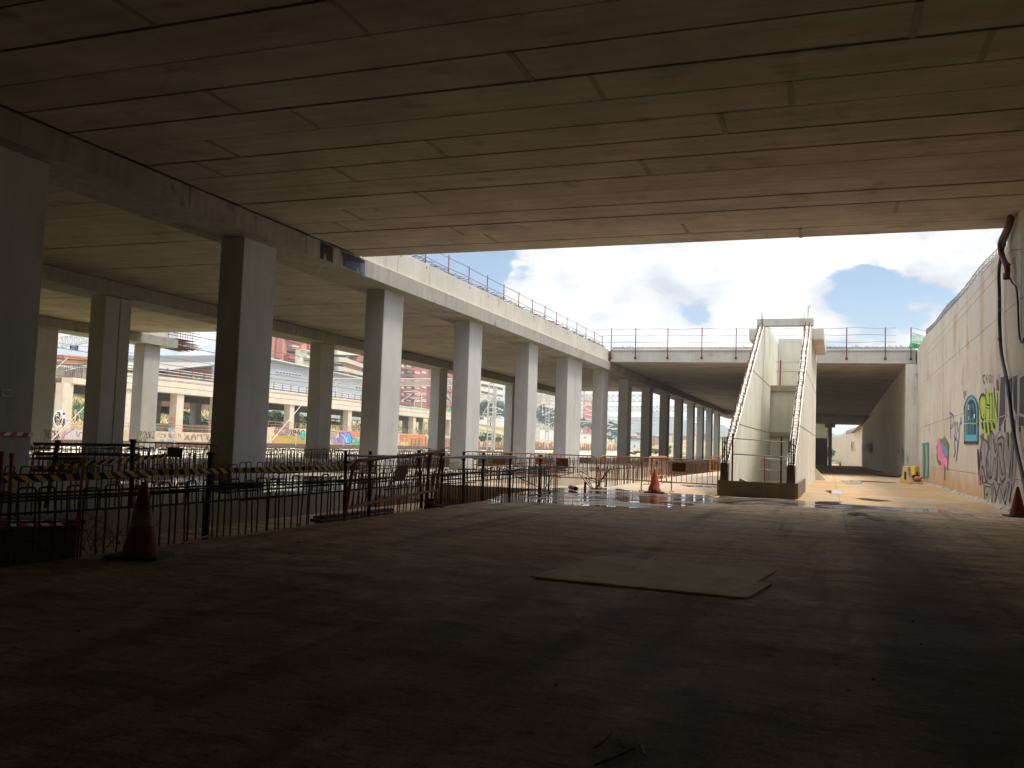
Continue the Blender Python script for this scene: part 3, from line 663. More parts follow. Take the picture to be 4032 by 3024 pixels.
for x, y0, y1, c in ((416, 530, 580, 'b9b6b4'), (430, 600, 640, '7a2b2a'), (420, 640, 680, 'a5a2a2'), (446, 560, 640, '2b2e2f'), (476, 620, 660, 'c8d4d8')): a.line(c, [(x, y0), (x, y1)], 12)
a.line('b8aa96', [(370, 716), (420, 709), (480, 715), (505, 700)], 9); a.line('23323a', [(372, 905), (500, 905)], 14)
a.build(rw, 'blue arched window shape with a black middle')
a = Art(wallpt, K); a.poly('a9bf45', [(516, 470), (530, 425), (600, 400), (690, 415), (700, 600), (696, 680), (640, 790), (590, 830), (545, 800), (518, 690)])
a.word('24261c', 'CHIN', 512, 405, 700, 690, .012, .03).word('a9bf45', 'CHIN', 520, 440, 692, 660, -.022, .03)
a.line('b8b690', [(515, 715), (560, 690), (620, 672), (700, 680)], 10)
for x in (540, 575, 612, 650): a.line('2b2d22', [(x, 700), (x + 12, 820 - abs(x - 590))], 16)
for x, y in ((575, 385), (690, 300), (695, 350), (655, 370)): a.line('a8403a' if x > 670 else '7fb6cf', [(x, y - 18), (x, y + 40)], 12)
a.build(rw, 'lime green letters outlined in black')
a = Art(wallpt, K); a.word('b4abb0', 'INK', 690, 205, 1010, 850, .035, .015).word('393538', 'INK', 704, 235, 1000, 790, -.005, .015)
a.poly('b4abb0', [(694, 790), (712, 215), (782, 205), (776, 660)]).poly('3b3739', [(704, 775), (722, 262), (770, 250), (766, 650)]).poly('b4abb0', [(782, 268), (905, 190), (900, 700), (810, 640)]).poly('3b3739', [(792, 290), (838, 262), (834, 560), (806, 500)]).poly('3b3739', [(850, 256), (890, 240), (884, 620), (850, 560)]).poly('b4abb0', [(905, 240), (1000, 190), (1000, 760), (900, 740)]).poly('3b3739', [(915, 270), (1000, 215), (1000, 640), (912, 610)]).poly('3b3739', [(908, 640), (1000, 660), (1000, 740), (905, 735)]); a.line('b4abb0', [(700, 660), (770, 632), (850, 650), (940, 620)], 10); a.build(rw, 'huge black block letters edged in lilac grey')
a = Art(wallpt, K); a.poly('8f8988', [(520, 830), (600, 880), (690, 800), (760, 775), (860, 860), (872, 1100), (850, 1300), (800, 1475), (760, 1420), (710, 1500), (670, 1360), (600, 1450), (560, 1380), (520, 1060)])
a.word('353032', 'AKROW', 500, 800, 872, 1280, .03, .05).word('8f8988', 'AKROW', 512, 830, 862, 1250, -.012, .05)
a.word('353032', 'FIVW', 560, 1290, 850, 1500, .02, .06).word('aca5a0', 'FIVW', 570, 1305, 842, 1480, -.02, .06)
a.line('353032', [(520, 830), (600, 900), (610, 960)], 12).line('353032', [(500, 960), (505, 1100), (512, 1195)], 12).line('b06a6a', [(515, 1230), (520, 1310)], 18).line('a8596a', [(545, 1215), (540, 1300)], 14)
a.build(rw, 'silver letters with black outlines reaching down to the floor')
a = Art(wallpt, K); a.poly('6d7a4e', blob(155, 990, 62, 150, 20, .15, 4)).poly('e27aa6', [(98, 870), (125, 850), (140, 930), (160, 900), (168, 1040), (200, 1050), (198, 1140), (170, 1100), (150, 1190), (140, 1080), (112, 1060)])
a.poly('7a86bf', [(140, 900), (160, 890), (172, 940), (190, 925), (204, 1010), (180, 1060), (168, 1000), (150, 1010)]).poly('e88bb2', [(160, 1060), (178, 1030), (200, 1090), (196, 1140), (172, 1110)]).line('6d7a4e', [(176, 1130), (174, 1265)], 12).line('6d7a4e', [(195, 870), (212, 1000), (200, 1170)], 9)
a.build(rw, 'pink, blue and green bubble piece')
a = Art(wallpt, K); a.word('4a4f86', 'Psy', 225, 605, 330, 960, .004, .03).word('c2baae', 'Psy', 230, 630, 325, 930, -.03, .03).line('4a4f86', [(268, 870), (300, 880), (300, 980), (286, 1080)], 7).line('4a4f86', [(270, 880), (278, 1000), (262, 1045)], 7).line('5b66a8', [(333, 650), (335, 720)], 8)
a.build(rw, 'thin blue handwritten tag')
a = Art(wallpt, K); a.word('2f2b2a', 'C H O I', 548, 235, 640, 320, .0, .02); a.line('2f2b2a', [(548, 240), (550, 300), (562, 330)], 4); a.build(rw, 'small black tag reading CHOI'); a = Art(wallpt, K); a.line('575062', [(362, 400), (366, 480)], 8).line('575062', [(378, 395), (382, 450)], 8); a.build(rw, 'faint purple dashes above the arched shape')
a = Art(wallpt, lambda x, y: (3300 + x * .7233, 850 + y * .7233)); [a.poly('3f8f93', [(x0, 1240 - (x0 - 451) * .2), (x0 + 7.4, 1240 - (x0 - 444) * .2), (x0 + 7.4, 1432 - (x0 - 444) * .25), (x0, 1432 - (x0 - 451) * .25)]) for x0 in np.linspace(451, 487.6, 6)]
for x in (458, 470, 482): a.line('b9a94a' if x != 470 else '2f5f7a', [(x, 1250), (x + 4, 1330), (x, 1420)], 5)
a.build(rw, 'teal and yellow piece near the far pilaster')
a = Art(wallpt, lambda x, y: (3800 + x * .3135, 880 + y * .3135)); a.poly('b9bcb9', [(668, 40), (702, 30), (710, 700), (706, 1490), (690, 1380), (684, 1000), (660, 800), (655, 520), (664, 300)]); a.line('4d4a44', [(600, 335), (710, 325)], 9)
a.build(rw, 'white lime smear running down beside the hose')

# ---- far deck, pilaster, tunnel
def zfar(x, y): return float(np.interp(x, [-16.4, 6.5], [8.14, 8.03 - max(0, y - 69) * .0052]))
fd = empty('bridge_deck', (-5, 68.6, 8.1), 'far deck crossing the passage behind the stair tower, pale edge and dark underside', 'bridge deck')
mb = MB(); planked(mb, -16.36, 6.4, 69.0, 150, 8.1, .28, pitch=2.4, zr=zfar); mb.build('plank_soffit', CONC_SOFFIT, fd)
mb = MB(); mb.box(-17.9, 8, 68.95, 192, 8.46, 9.04); mb.build('deck_slab', CONC_DARK, fd)
mb = MB()
def fz(x, a, b): return float(np.interp(x, [-16.4, 5.9], [a, b]))
for i, (xa, xb) in enumerate(zip(np.linspace(-16.36, 5.84, 8)[:-1], np.linspace(-16.36, 5.84, 8)[1:])):
    for (l0, l1, r0, r1, yf) in ((8.14, 8.29, 8.03, 8.18, 68.46), (8.292, 9.03, 8.182, 8.95, 68.60), (9.032, 9.13, 8.952, 9.05, 68.52)):
        mb.hexa([(xa, yf, fz(xa, l0, r0)), (xb - .008, yf, fz(xb, l0, r0)), (xb - .008, 68.94, fz(xb, l0, r0)), (xa, 68.94, fz(xa, l0, r0)), (xa, yf, fz(xa, l1, r1)), (xb - .008, yf, fz(xb, l1, r1)), (xb - .008, 68.94, fz(xb, l1, r1)), (xa, 68.94, fz(xa, l1, r1))])
mb.build('edge_beam', CONC_PANEL, fd)
mb = MB()
for i in range(170):
    x = -16.2 + i * .13; mb.tube([(x, 68.75, fz(x, 9.11, 9.04)), (x - random.uniform(.05, .2), 68.7, fz(x, 9.13, 9.05) + random.uniform(.15, .34))], .014, 4)
for dz in (.10, .17): mb.tube([(-16.3, 68.8, 9.13 + dz), (5.7, 68.8, 9.05 + dz)], .02, 4)
tag(mb.build('starter_bars', RUST_DK, fd), kind='stuff')
mb = MB(); mb.box(-16.3, 6.6, 150, 190, 7.30, 8.44); mb.build('drop_beam', CONC_BEAM, fd)
pl = MB(); pl.box(5.18, 6.25, 68.42, 69.5, -.6, 7.99); tag(pl.build('wall_pilaster', CONC_STAIR), 'pale pilaster closing the graffiti wall under the far deck', 'pilaster')
tw = MB()
for a, b in zip([69.5, 80, 92, 104, 116, 128, 140, 152, 164, 176], [80, 92, 104, 116, 128, 140, 152, 164, 176, 190]):
    xa, xb = 5.26 + (a - 69) * .0094, 5.26 + (b - 69) * .0094
    tw.hexa([(xa, a + .03, -1.2), (xa + .5, a + .03, -1.2), (xb + .5, b, -1.2), (xb, b, -1.2), (xa, a + .03, 8.3), (xa + .5, a + .03, 8.3), (xb + .5, b, 8.3), (xb, b, 8.3)])
twt = empty('tunnel_wall', (5.8, 120, 0), 'dark concrete wall inside the tunnel on the right, with teal graffiti at its mouth', 'wall')
tw.build('wall_panels', CONC_WALL, twt)
def tunpt(x, y, d=.01):
    p = at(x, y, 0, 5.3); p = at(x, y, 0, 5.26 + (p[1] - 69) * .0094); return (p[0] - d, p[1], p[2])
a = Art(tunpt, lambda x, y: (3300 + x * .7233, 850 + y * .7233)); a.word('2f7f83', 'RMS', 346, 1262, 376, 1350, .03, .05); a.line('8f4440', [(330, 1270), (336, 1285)], 5); a.build(twt, 'teal tag in the tunnel mouth')
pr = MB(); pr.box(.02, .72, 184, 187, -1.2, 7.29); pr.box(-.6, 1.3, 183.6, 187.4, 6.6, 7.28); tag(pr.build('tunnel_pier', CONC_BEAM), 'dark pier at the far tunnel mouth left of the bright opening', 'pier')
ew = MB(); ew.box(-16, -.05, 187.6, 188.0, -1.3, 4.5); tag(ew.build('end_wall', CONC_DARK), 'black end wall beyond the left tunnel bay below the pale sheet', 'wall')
tp = MB(); P = []
for i in range(9):
    for j in range(5): P.append((-3.1 + i * .39, 186.6 + .18 * math.sin(i * 1.9 + j * .5), 7.25 - j * .7 - (.12 * math.sin(i * 2.2) if j == 4 else 0)))
tp.add(P, [(i * 5 + j, i * 5 + j + 1, (i + 1) * 5 + j + 1, (i + 1) * 5 + j) for i in range(8) for j in range(4)])
tag(tp.build('hanging_sheet', TARP, smooth=True), 'pale translucent sheet hanging across the top of the left tunnel bay', 'sheet')
cw = empty('retaining_wall', (4, 245, -1.5), 'sunlit curving wall beyond the tunnel, with faded graffiti and red rail', 'wall')
pts = [(6.5, 191), (6.9, 215), (6.5, 240), (4.6, 268), (1.2, 300), (-3, 330)]
mb = MB()
for (xa, ya), (xb, yb) in zip(pts, pts[1:]):
    za, zb_ = 7.4 - (ya - 191) * .008, 7.4 - (yb - 191) * .008
    mb.hexa([(xa, ya, -3), (xa + .6, ya, -3), (xb + .6, yb, -3), (xb, yb, -3), (xa, ya, za), (xa + .6, ya, za), (xb + .6, yb, zb_), (xb, yb, zb_)])
mb.build('wall_panels', CONC_FAR, cw)
mb = MB()
for (xa, ya), (xb, yb) in list(zip(pts, pts[1:]))[:3]:
    for t in np.linspace(0, 1, 22):
        x, y = xa + (xb - xa) * t, ya + (yb - ya) * t; z = 7.4 - (y - 191) * .008; mb.tube([(x + .2, y, z), (x + .2, y, z + 1.2)], .04, 4)
    for dz in (.6, 1.2): mb.tube([(xa + .2, ya, 7.4 - (ya - 191) * .008 + dz), (xb + .2, yb, 7.4 - (yb - 191) * .008 + dz)], .04, 4)
mb.build('top_railing', RED_PAINT, cw)
def curvpt(x, y, d=.02):
    p = at(x, y, 0, 6.7)
    for _ in range(3):
        yy = p[1]; X = float(np.interp(yy, [q[1] for q in pts], [q[0] for q in pts])); p = at(x, y, 0, X)
    return (X - d, p[1], p[2])
a = Art(curvpt, lambda x, y: (3100 + x * .4219, 1400 + y * .4219)); a.poly('7fb0b2', [(538, 825), (565, 815), (566, 880), (540, 885)]); a.word('d9d6cc', 'NIX', 596, 800, 632, 895, .03, .03); a.build(cw, 'white letters and pale teal patch')
hl = MB(); hl.quad((-60, 230, -1.6), (3.5, 230, -1.75), (0, 420, 1.5), (-60, 420, 6)); tag(hl.build('grass_slope', EARTH, origin=(0, 0, 0)), 'grassy slope beyond the tunnel', 'slope', kind='structure')

# ---- stair tower
SX = lambda x, y, z: (x + .01325 * (y - 28.78), y, z)
st = empty('stair_tower', (-2.1, 28.78, 0), 'unfinished concrete stair tower with two sloping walls and a flat lintel on top', 'stair')
for x0, x1 in ((-3.23, -2.96), (-1.21, -.94)):
    mb = MB(SX); pr_ = [(28.85, -.3), (51.1, -.3), (51.1, 7.45), (41.97, 7.45), (41.97, 7.145), (41.55, 7.145), (28.85, 1.03)]
    mb.prism([(x0, y, z) for y, z in pr_], (x1 - x0, 0, 0)); mb.build('side_wall', CONC_STAIR, st)
    mb = MB(SX); L = math.hypot(12.7, 6.115); n = 50; xm0, xm1 = x0 + .05, x1 - .05
    for i in range(n):
        t = (i + .5) / n; y, z = 28.85 + 12.7 * t, 1.03 + 6.115 * t; ny, nz = -6.115 / L, 12.7 / L; hh = .20 + random.uniform(-.03, .05); e = random.uniform(-.03, .03)
        mb.tube([(xm0, y, z - .05), (xm0 + e, y + ny * hh, z + nz * hh), (xm1 + e, y + ny * hh, z + nz * hh), (xm1, y, z - .05)], .016, 4)
    for xx in (xm0, xm1): mb.tube([(xx, 28.9 - .10, 1.1 + .08), (xx, 41.4 - .08, 7.05 + .13)], .013, 4)
    for xx in (xm0 + .02, (x0 + x1) / 2, xm1 - .02): mb.tube([(xx, 28.80, .35), (xx, 28.80, 1.85)], .022, 5)
    for zz in (.75, 1.1, 1.45, 1.7): mb.tube([(xm0, 28.79, zz), (xm1, 28.79, zz)], .016, 4)
    mb.build('starter_bars', RUST, st)
    mb = MB(SX); mb.hexa([(x0 + .003, 28.78, .45), (x1 - .003, 28.78, .45), (x1 - .003, 28.848, .45), (x0 + .003, 28.848, .45), (x0 + .04, 28.79, 1.04), (x1 - .04, 28.79, 1.04), (x1 - .04, 28.848, 1.06), (x0 + .04, 28.848, 1.06)]); mb.build('raw_end', CONC_DARK, st)
mb = MB(SX)
for z in (2.36, 4.66):
    y0 = 28.9 + (z - 1.1) / 6.115 * 12.7
    mb.box(-2.958, -2.954, y0, 45.95, z - .012, z + .012); mb.box(-.938, -.934, y0, 51.0, z - .012, z + .012)
mb.build('formwork_joint', CONC_DARK, st)
mb = MB(SX); mb.box(-2.955, -1.215, 46, 46.3, -.3, 4.46); mb.box(-2.955, -1.215, 46.3, 51.0, 4.35, 4.6); mb.build('landing_wall', CONC_STAIR, st)
for z0, z1 in ((2.2, 2.42), (4.47, 4.75)):
    mb = MB(SX); mb.box(-2.953, -1.217, 45.86, 46.2 if z0 > 3 else 45.998, z0, z1); mb.build('ledge', CONC_SLAB, st)
mb = MB(SX); mb.box(-2.955, -1.215, 51.0, 51.25, 4.0, 7.72); mb.build('back_wall', CONC_STAIR, st)
mb = MB(SX); mb.box(-3.30, -.83, 41.55, 41.96, 7.152, 7.50); mb.build('lintel', CONC_STAIR, st, bevel=.02)
for x0, x1 in ((-.937, -.42), (-3.78, -3.233)):
    mb = MB(SX); mb.box(x0, x1, 43.07, 50.1, 6.70, 7.24); mb.build('bracket_block', CONC_STAIR, st, bevel=.02)
mb = MB(SX)
mb.box(-3.29, -.915, 28.70, 28.777, -.1, .485); mb.box(-.938, -.86, 28.70 + .077, 35.0, -.1, .487); mb.box(-3.31, -3.233, 28.777, 35.0, -.1, .487); mb.box(-2.95, -1.22, 28.78, 29.3, -.1, .43)
mb.build('base_kerb', concrete('damp kerb concrete', (0.24, 0.20, 0.15), streak=.4, blot=.25, stain_amt=.6), st)
mb = MB(SX); mb.box(-2.95, -1.22, 29.3, 45.9, -.1, .05); mb.build('pit_floor', CONC_SLAB, st)
for x, y, z0, z1 in ((-1.42, 46.15, 4.7, 8.35), (-1.34, 46.1, 4.7, 8.05), (-1.29, 45.9, 4.7, 7.5)):
    mb = MB(SX); mb.tube([(x, y, z0), (x, y, z1)], .018, 5); mb.build('tall_bar', RUST_DK, st)
mb = MB(SX); mb.tube([(-1.08, 41.7, 7.4), (-1.07, 41.65, 8.0), (-.95, 41.6, 8.05)], .016, 5); mb.build('hooked_bar', RUST_DK, st)
mb = MB(SX); mb.tube([(-3.05, 41.5, 7.2), (-3.07, 41.5, 7.75)], .022, 5); mb.build('bar_stub', RUST_DK, st)
mb = MB(SX); mb.add([(-.93, 51.2, -.1), (-.3, 51.2, -.1), (-.93, 51.2, .62), (-.93, 51.6, -.1), (-.3, 51.6, -.1), (-.93, 51.6, .62)], [(0, 1, 2), (3, 5, 4), (0, 3, 4, 1), (1, 4, 5, 2), (0, 2, 5, 3)]); mb.build('toe_block', CONC_STAIR, st)
def strpt(x, y, d=.012):
    p = at(x, y, 0, -.7)
    for _ in range(3): p = at(x, y, 0, -.94 + .01325 * (p[1] - 28.78))
    return (p[0] + d, p[1], p[2])
a = Art(strpt, lambda x, y: (2780 + x * .26525, 1560 + y * .26525)); a.poly('7c6a82', [(1540, 690), (1552, 700), (1566, 800), (1562, 960), (1550, 1022), (1543, 1000), (1540, 850)]); a.build(st, 'purple paint streak low on the side wall')

# ================================================================== FAR SIDE OF THE YARD
# tracks
bl = MB()
def strip(mb, x0, x1, y0, y1, z, n=60, amp=.12, slope=0.0):
    r = random.Random(5); ysn = np.linspace(y0, y1, n); xsn = np.linspace(x0, x1, 9); k = len(mb.v)
    for y in ysn:
        for i, x in enumerate(xsn): mb.v.append((x + slope * (y - y0), y, z + (0 if i in (0, 8) else .25 + r.uniform(-amp, amp))))
    for i in range(n - 1):
        for j in range(8):
            a = k + i * 9 + j; mb.f.append((a, a + 1, a + 10, a + 9)); mb.mi.append(0)
strip(bl, -93, -62, 60, 420, -.62, 140, .08, -.03); strip(bl, -58, -44, 50, 420, -.66, 120, .07)
tag(bl.build('track_ballast', BALLAST, origin=(0, 0, 0)), 'pale stone ballast under the railway tracks', 'ballast', kind='structure')
for i, x in enumerate((-91.5, -84.5, -77, -69)):
    t = empty('railway_track', (x, 70, -.35), ['railway track nearest the graffiti wall', 'railway track second from the graffiti wall', 'railway track third from the graffiti wall', 'railway track nearest the columns'][i], 'railway track', 'tracks across the yard')
    for dx in (-.84, .84):
        mb = MB(); mb.prism([(x + dx - .07, 60, -.36), (x + dx + .07, 60, -.36), (x + dx + .04, 60, -.12), (x + dx - .04, 60, -.12)], (-9.6, 330, 0)); mb.build('rail', RAILST, t)
# dry grass
def grass(name, areas, n, hgt, m, label):
    mb = MB(); r = random.Random(11)
    for _ in range(n):
        x0, x1, y0, y1, z = areas[r.randrange(len(areas))]; x, y = r.uniform(x0, x1), r.uniform(y0, y1); hh = hgt * r.uniform(.5, 1.3); a = r.uniform(0, 6.28); w = .05 + hh * .07
        zz = z(x, y) if callable(z) else z; lx, ly = r.uniform(-.3, .3) * hh, r.uniform(-.3, .3) * hh
        mb.add([(x - math.cos(a) * w, y - math.sin(a) * w, zz), (x + math.cos(a) * w, y + math.sin(a) * w, zz), (x + lx, y + ly, zz + hh)], [(0, 1, 2)])
    tag(mb.build(name, m, origin=(0, 0, 0)), label, 'grass', kind='stuff')
grass('dry_grass', [(-43, -34, 62, 130, -.5), (-42, -36, 25, 44, -.5), (-50, -30, 200, 330, -.5), (-30, -18, 190, 330, -1.2)], 3800, .5, GRASSM, 'dry yellow grass growing between the tracks and the platform')
grass('hillside_scrub', [(-180, -118, 95, 300, hill_z)], 11000, .8, LEAF_C, 'olive scrub covering the hillside behind the opposite viaduct')

grass('green_scrub', [(-150, -120, 100, 140, hill_z), (-170, -122, 250, 420, hill_z), (-128, -118, 150, 200, hill_z), (-160, -100, 300, 420, lambda x, y: hill_z(x, y) - .1)], 6000, 1.1, LEAF_A, 'green scrub in patches on the yellow slopes')
mb = MB(); q = random.Random(31); y = 190.0
while y < 420:
    if q.random() < .72: mb.box(-93.3, -93.0, y, y + q.uniform(.4, 1.1), -.8, q.uniform(1.3, 2.3))
    y += q.uniform(.7, 2.6)
mb.box(-93.4, -93.32, 190, 420, .2, .5); tag(mb.build('sheet_pile_fence', mat('rusty sheet piles', (.36, .17, .08), .9, var=.3)), 'broken row of rusty brown sheet piles at the foot of the yellow slope', 'fence')
# opposite viaduct, in its own frame: u along, w towards us
O0 = np.array([-96.5, 91.0]); OD = np.array([-.055, 1.0]); OD /= np.linalg.norm(OD); ON = np.array([OD[1], -OD[0]])
OX = lambda w, u, z: (O0[0] + OD[0] * u + ON[0] * w, O0[1] + OD[1] * u + ON[1] * w, z)
def opppt(x, y, d=0.0, w=0.0):
    dr = pxray(x, y); n = np.array([ON[0], ON[1], 0]); P = np.array([*(O0 + ON * (w + d)), 0.]); c = np.array([0, 0, EYE])
    return tuple(c + dr * ((n @ (P - c)) / (n @ dr)))
def oppu(x, y, w=0.0): p = np.array(opppt(x, y, 0, w)); return float((p[:2] - O0) @ OD), float(p[2])
UE = 165.0
ov = empty('viaduct', (-100, 150, 2.85), 'sunlit concrete viaduct on the far side of the tracks', 'viaduct')
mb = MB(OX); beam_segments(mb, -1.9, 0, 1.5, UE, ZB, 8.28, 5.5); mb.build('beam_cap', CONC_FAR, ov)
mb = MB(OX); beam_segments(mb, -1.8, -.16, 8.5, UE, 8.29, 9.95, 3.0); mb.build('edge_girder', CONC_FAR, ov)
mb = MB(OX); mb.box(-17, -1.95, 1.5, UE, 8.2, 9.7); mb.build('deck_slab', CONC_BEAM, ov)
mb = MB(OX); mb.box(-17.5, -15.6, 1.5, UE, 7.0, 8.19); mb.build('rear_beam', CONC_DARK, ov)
mb = MB(OX)
for i in range(12): mb.tube([(-.2 - (i % 2) * 1.4, 1.6 + i * .16, 7.5), (-.2 - (i % 2) * 1.4, 1.6 + i * .16, 9.9 + random.uniform(-.1, .2))], .05, 4)
for u in np.arange(2, 10, .35):
    mb.tube([(-.3, u, 8.3), (-.3, u, 9.6 + random.uniform(-.3, .5))], .035, 4)
mb.build('protruding_bars', RUST, ov)
RAW_O = [0.2, 12.0, 23.8, 34.2, 46, 58.2, 70, 83.2, 95, 108, 120.5, 134, 148, 161]
for i, u in enumerate(RAW_O):
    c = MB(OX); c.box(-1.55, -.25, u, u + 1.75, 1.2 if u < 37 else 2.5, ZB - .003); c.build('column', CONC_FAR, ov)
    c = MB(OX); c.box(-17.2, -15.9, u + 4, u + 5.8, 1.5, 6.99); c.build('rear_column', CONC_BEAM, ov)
CONC_OW = concrete('warm weathered wall', (0.70, 0.55, 0.40), streak=0.2, blot=0.2, stain_amt=0.3, rust=0.4)
ow = empty('graffiti_wall', (-99, 150, -.45), 'long low concrete wall covered in colourful graffiti below the opposite viaduct', 'wall')
mb = MB(OX); beam_segments(mb, -.9, .45, -20, 38, -1.0, 1.38, 6); beam_segments(mb, -.9, .45, 38, 172, -1.0, 2.84, 6); mb.build('wall_panels', CONC_OW, ow)
mb = MB(OX); mb.box(-19, -.9, -20, 38, -1.0, 1.34); mb.box(-19, -.9, 38, 172, -1.0, 2.80); mb.build('terrace_slab', CONC_FAR, ow)
mb = MB(OX)
for u in np.arange(-5, 150, 2.5): tz = 1.38 if u < 38 else 2.84; mb.tube([(.2, u, tz), (.2, u, tz + 1.1)], .045, 4)
for z in (.55, 1.05): mb.tube([(.2, -5, 1.38 + z), (.2, 37.5, 1.38 + z)], .035, 4); mb.tube([(.2, 38.5, 2.84 + z), (.2, 150, 2.84 + z)], .035, 4)
mb.build('terrace_railing', mat('pale rusty rail', (0.42, 0.24, 0.15), .7), ow)
wfr = lambda sx, ox, oy: (lambda x, y: (ox + x * sx, oy + y * sx))
ZZ, ZL, ZM, ZR, ZC = wfr(.3014, 1050, 1300), wfr(.3256, 170, 1260), wfr(.3254, 600, 1260), wfr(.2712, 1550, 1400), wfr(.2351, 1880, 1500)
wl_ = lambda x, y, d=0.004: opppt(x, y, d * 4, .45)
a = Art(wl_, ZZ); a.poly('c46a48', blob(205, 1325, 105, 55, 20, .2, 3)); a.word('2b2730', 'OOMIO', 105, 1275, 295, 1372, .05, .02).word('b9bab8', 'OOMIO', 112, 1284, 288, 1366, .005, .02); a.build(ow, 'grey bubble letters outlined black on red')
a = Art(wl_, ZZ); a.word('241d22', 'XENS', 308, 1298, 435, 1378, .02, .04); a.build(ow, 'black letters reading XENS')
a = Art(wl_, ZZ); a.poly('1f6f68', blob(472, 1367, 33, 64, 20, .05, 2)).poly('47b79f', blob(472, 1372, 26, 55, 20, .06, 5)).line('8fd0bd', [(458, 1340), (472, 1322), (488, 1345)], 8); a.build(ow, 'turquoise rounded shape edged dark green')
a = Art(wl_, ZZ); a.poly('b4a04a', [(70, 1380), (500, 1372), (500, 1498), (66, 1494)]); a.poly('c2a560', [(90, 1400), (300, 1420), (420, 1460), (100, 1480)]); a.build(ow, 'ochre painted band under the black letters')
a = Art(wl_, ZZ); a.poly('b583bd', blob(1030, 1410, 105, 92, 22, .18, 7)); a.poly('2d55a0', [(945, 1335), (1000, 1345), (1040, 1390), (1060, 1335), (1085, 1330), (1120, 1420), (1110, 1480), (1060, 1490), (1010, 1470), (1005, 1420), (950, 1375)]).poly('5fb2e6', [(957, 1345), (1000, 1355), (1040, 1402), (1064, 1345), (1080, 1342), (1108, 1425), (1098, 1470), (1062, 1480), (1020, 1462), (1020, 1420), (962, 1370)]); a.line('e4e8ea', [(1040, 1405), (1046, 1470)], 6).line('2d55a0', [(1075, 1370), (1080, 1460)], 5); a.build(ow, 'bright blue arrow shaped letters on lilac')
a = Art(wl_, ZZ); a.word('2b2530', 'PD', 820, 1322, 912, 1400, .05, .0).word('c9c4ba', 'PD', 826, 1330, 906, 1394, .01); a.word('8a8fc4', 'TIEUMN', 838, 1405, 985, 1480, .015, .06); a.build(ow, 'grey letters above a lilac scribble')
a = Art(wl_, ZZ); a.poly('bfd0a8', blob(1190, 1455, 80, 52, 20, .2, 9)); a.word('2c7f62', 'GEAS', 1112, 1410, 1260, 1508, .05, .04).word('74c6a0', 'GEAS', 1118, 1418, 1254, 1500, .0, .04); a.build(ow, 'mint green letters at the column edge')
a = Art(wl_, ZZ); a.poly('d08a5e', [(840, 1318), (1245, 1322), (1245, 1395), (1130, 1400), (1100, 1340), (940, 1338), (840, 1400)]); a.build(ow, 'orange painted field')
a = Art(wl_, ZR); a.poly('d58a55', [(92, 1145), (455, 1150), (450, 1335), (85, 1330)]); a.word('c96f6a', 'SIOK', 95, 1150, 200, 1230, .02, .05); a.word('e3c468', 'MRB', 98, 1250, 215, 1322, .05, .04).word('efe4b0', 'MRB', 104, 1258, 210, 1316, .0, .04); a.build(ow, 'yellow letters on orange')
a = Art(wl_, ZR); a.word('c9682f', 'JUGN', 262, 1225, 415, 1330, .07, .03).word('6fc0a4', 'JUGN', 270, 1235, 408, 1324, .01, .03); a.line('a3c4b6', [(215, 1215), (235, 1265)], 12); a.build(ow, 'pale green letters edged orange reading JUGN')
a = Art(wl_, ZR); a.poly('cdb295', [(715, 1180), (835, 1185), (830, 1345), (710, 1345)]); a.word('7d6f95', 'UUS', 720, 1215, 830, 1330, .06, .04).word('c3b4cf', 'UUS', 727, 1225, 824, 1322, .01, .04); a.poly('e0b63a', blob(742, 1310, 14, 14)); a.line('8fae4e', [(722, 1190), (740, 1215), (830, 1205)], 12); a.build(ow, 'lilac letters with a yellow dot')
a = Art(wl_, ZM); a.word('8f7f76', 'CX BYN', 70, 1375, 360, 1425, .0, .05); a.word('9a8570', 'AWTX', 380, 1385, 700, 1460, .0, .06); a.poly('6fa9c9', [(92, 1445), (148, 1447), (148, 1470), (92, 1470)]).poly('7fb1cf', [(180, 1440), (218, 1440), (222, 1470), (178, 1470)]); a.line('d9cdbd', [(520, 1370), (545, 1478)], 9).line('a8b0a4', [(232, 1440), (300, 1470)], 12); a.poly('86b87a', blob(728, 1415, 18, 28, 12, .2)); a.build(ow, 'thin tags with small blue blocks')
a = Art(wl_, ZL); a.poly('cdbfc4', [(235, 1440), (250, 1370), (300, 1330), (515, 1335), (510, 1445)]).poly('c98f93', [(215, 1440), (235, 1370), (262, 1340), (290, 1345), (262, 1380), (250, 1440)]); a.line('4d4660', [(248, 1440), (262, 1385), (320, 1352), (372, 1318)], 6).line('8c7a3c', [(405, 1345), (410, 1390), (430, 1410), (445, 1360), (480, 1355), (490, 1400)], 7); a.word('4a4646', 'SBX', 100, 1335, 212, 1440, .0, .06); a.build(ow, 'pale pink swirl mural with grey letters')
a = Art(lambda x, y, d=.004: opppt(x, y, d * 4, -.25), ZL); a.poly('e8e6e2', blob(195, 1200, 75, 105, 24, .10, 2)).poly('1f1c28', blob(182, 1195, 50, 82, 20, .10, 8)).poly('1f1c28', [(225, 1275), (250, 1180), (265, 1200), (262, 1260), (240, 1290)]).poly('1f1c28', blob(250, 1135, 13, 16, 10, .1)).word('e8e6e2', 'RJ', 150, 1125, 222, 1200, .0, .05).word('e8e6e2', 'DC', 165, 1190, 222, 1262, .0, .05); a.line('e8e6e2', [(180, 1255), (195, 1280), (215, 1250)], 5); a.build(ov, 'black and white lettered blob on the end column')
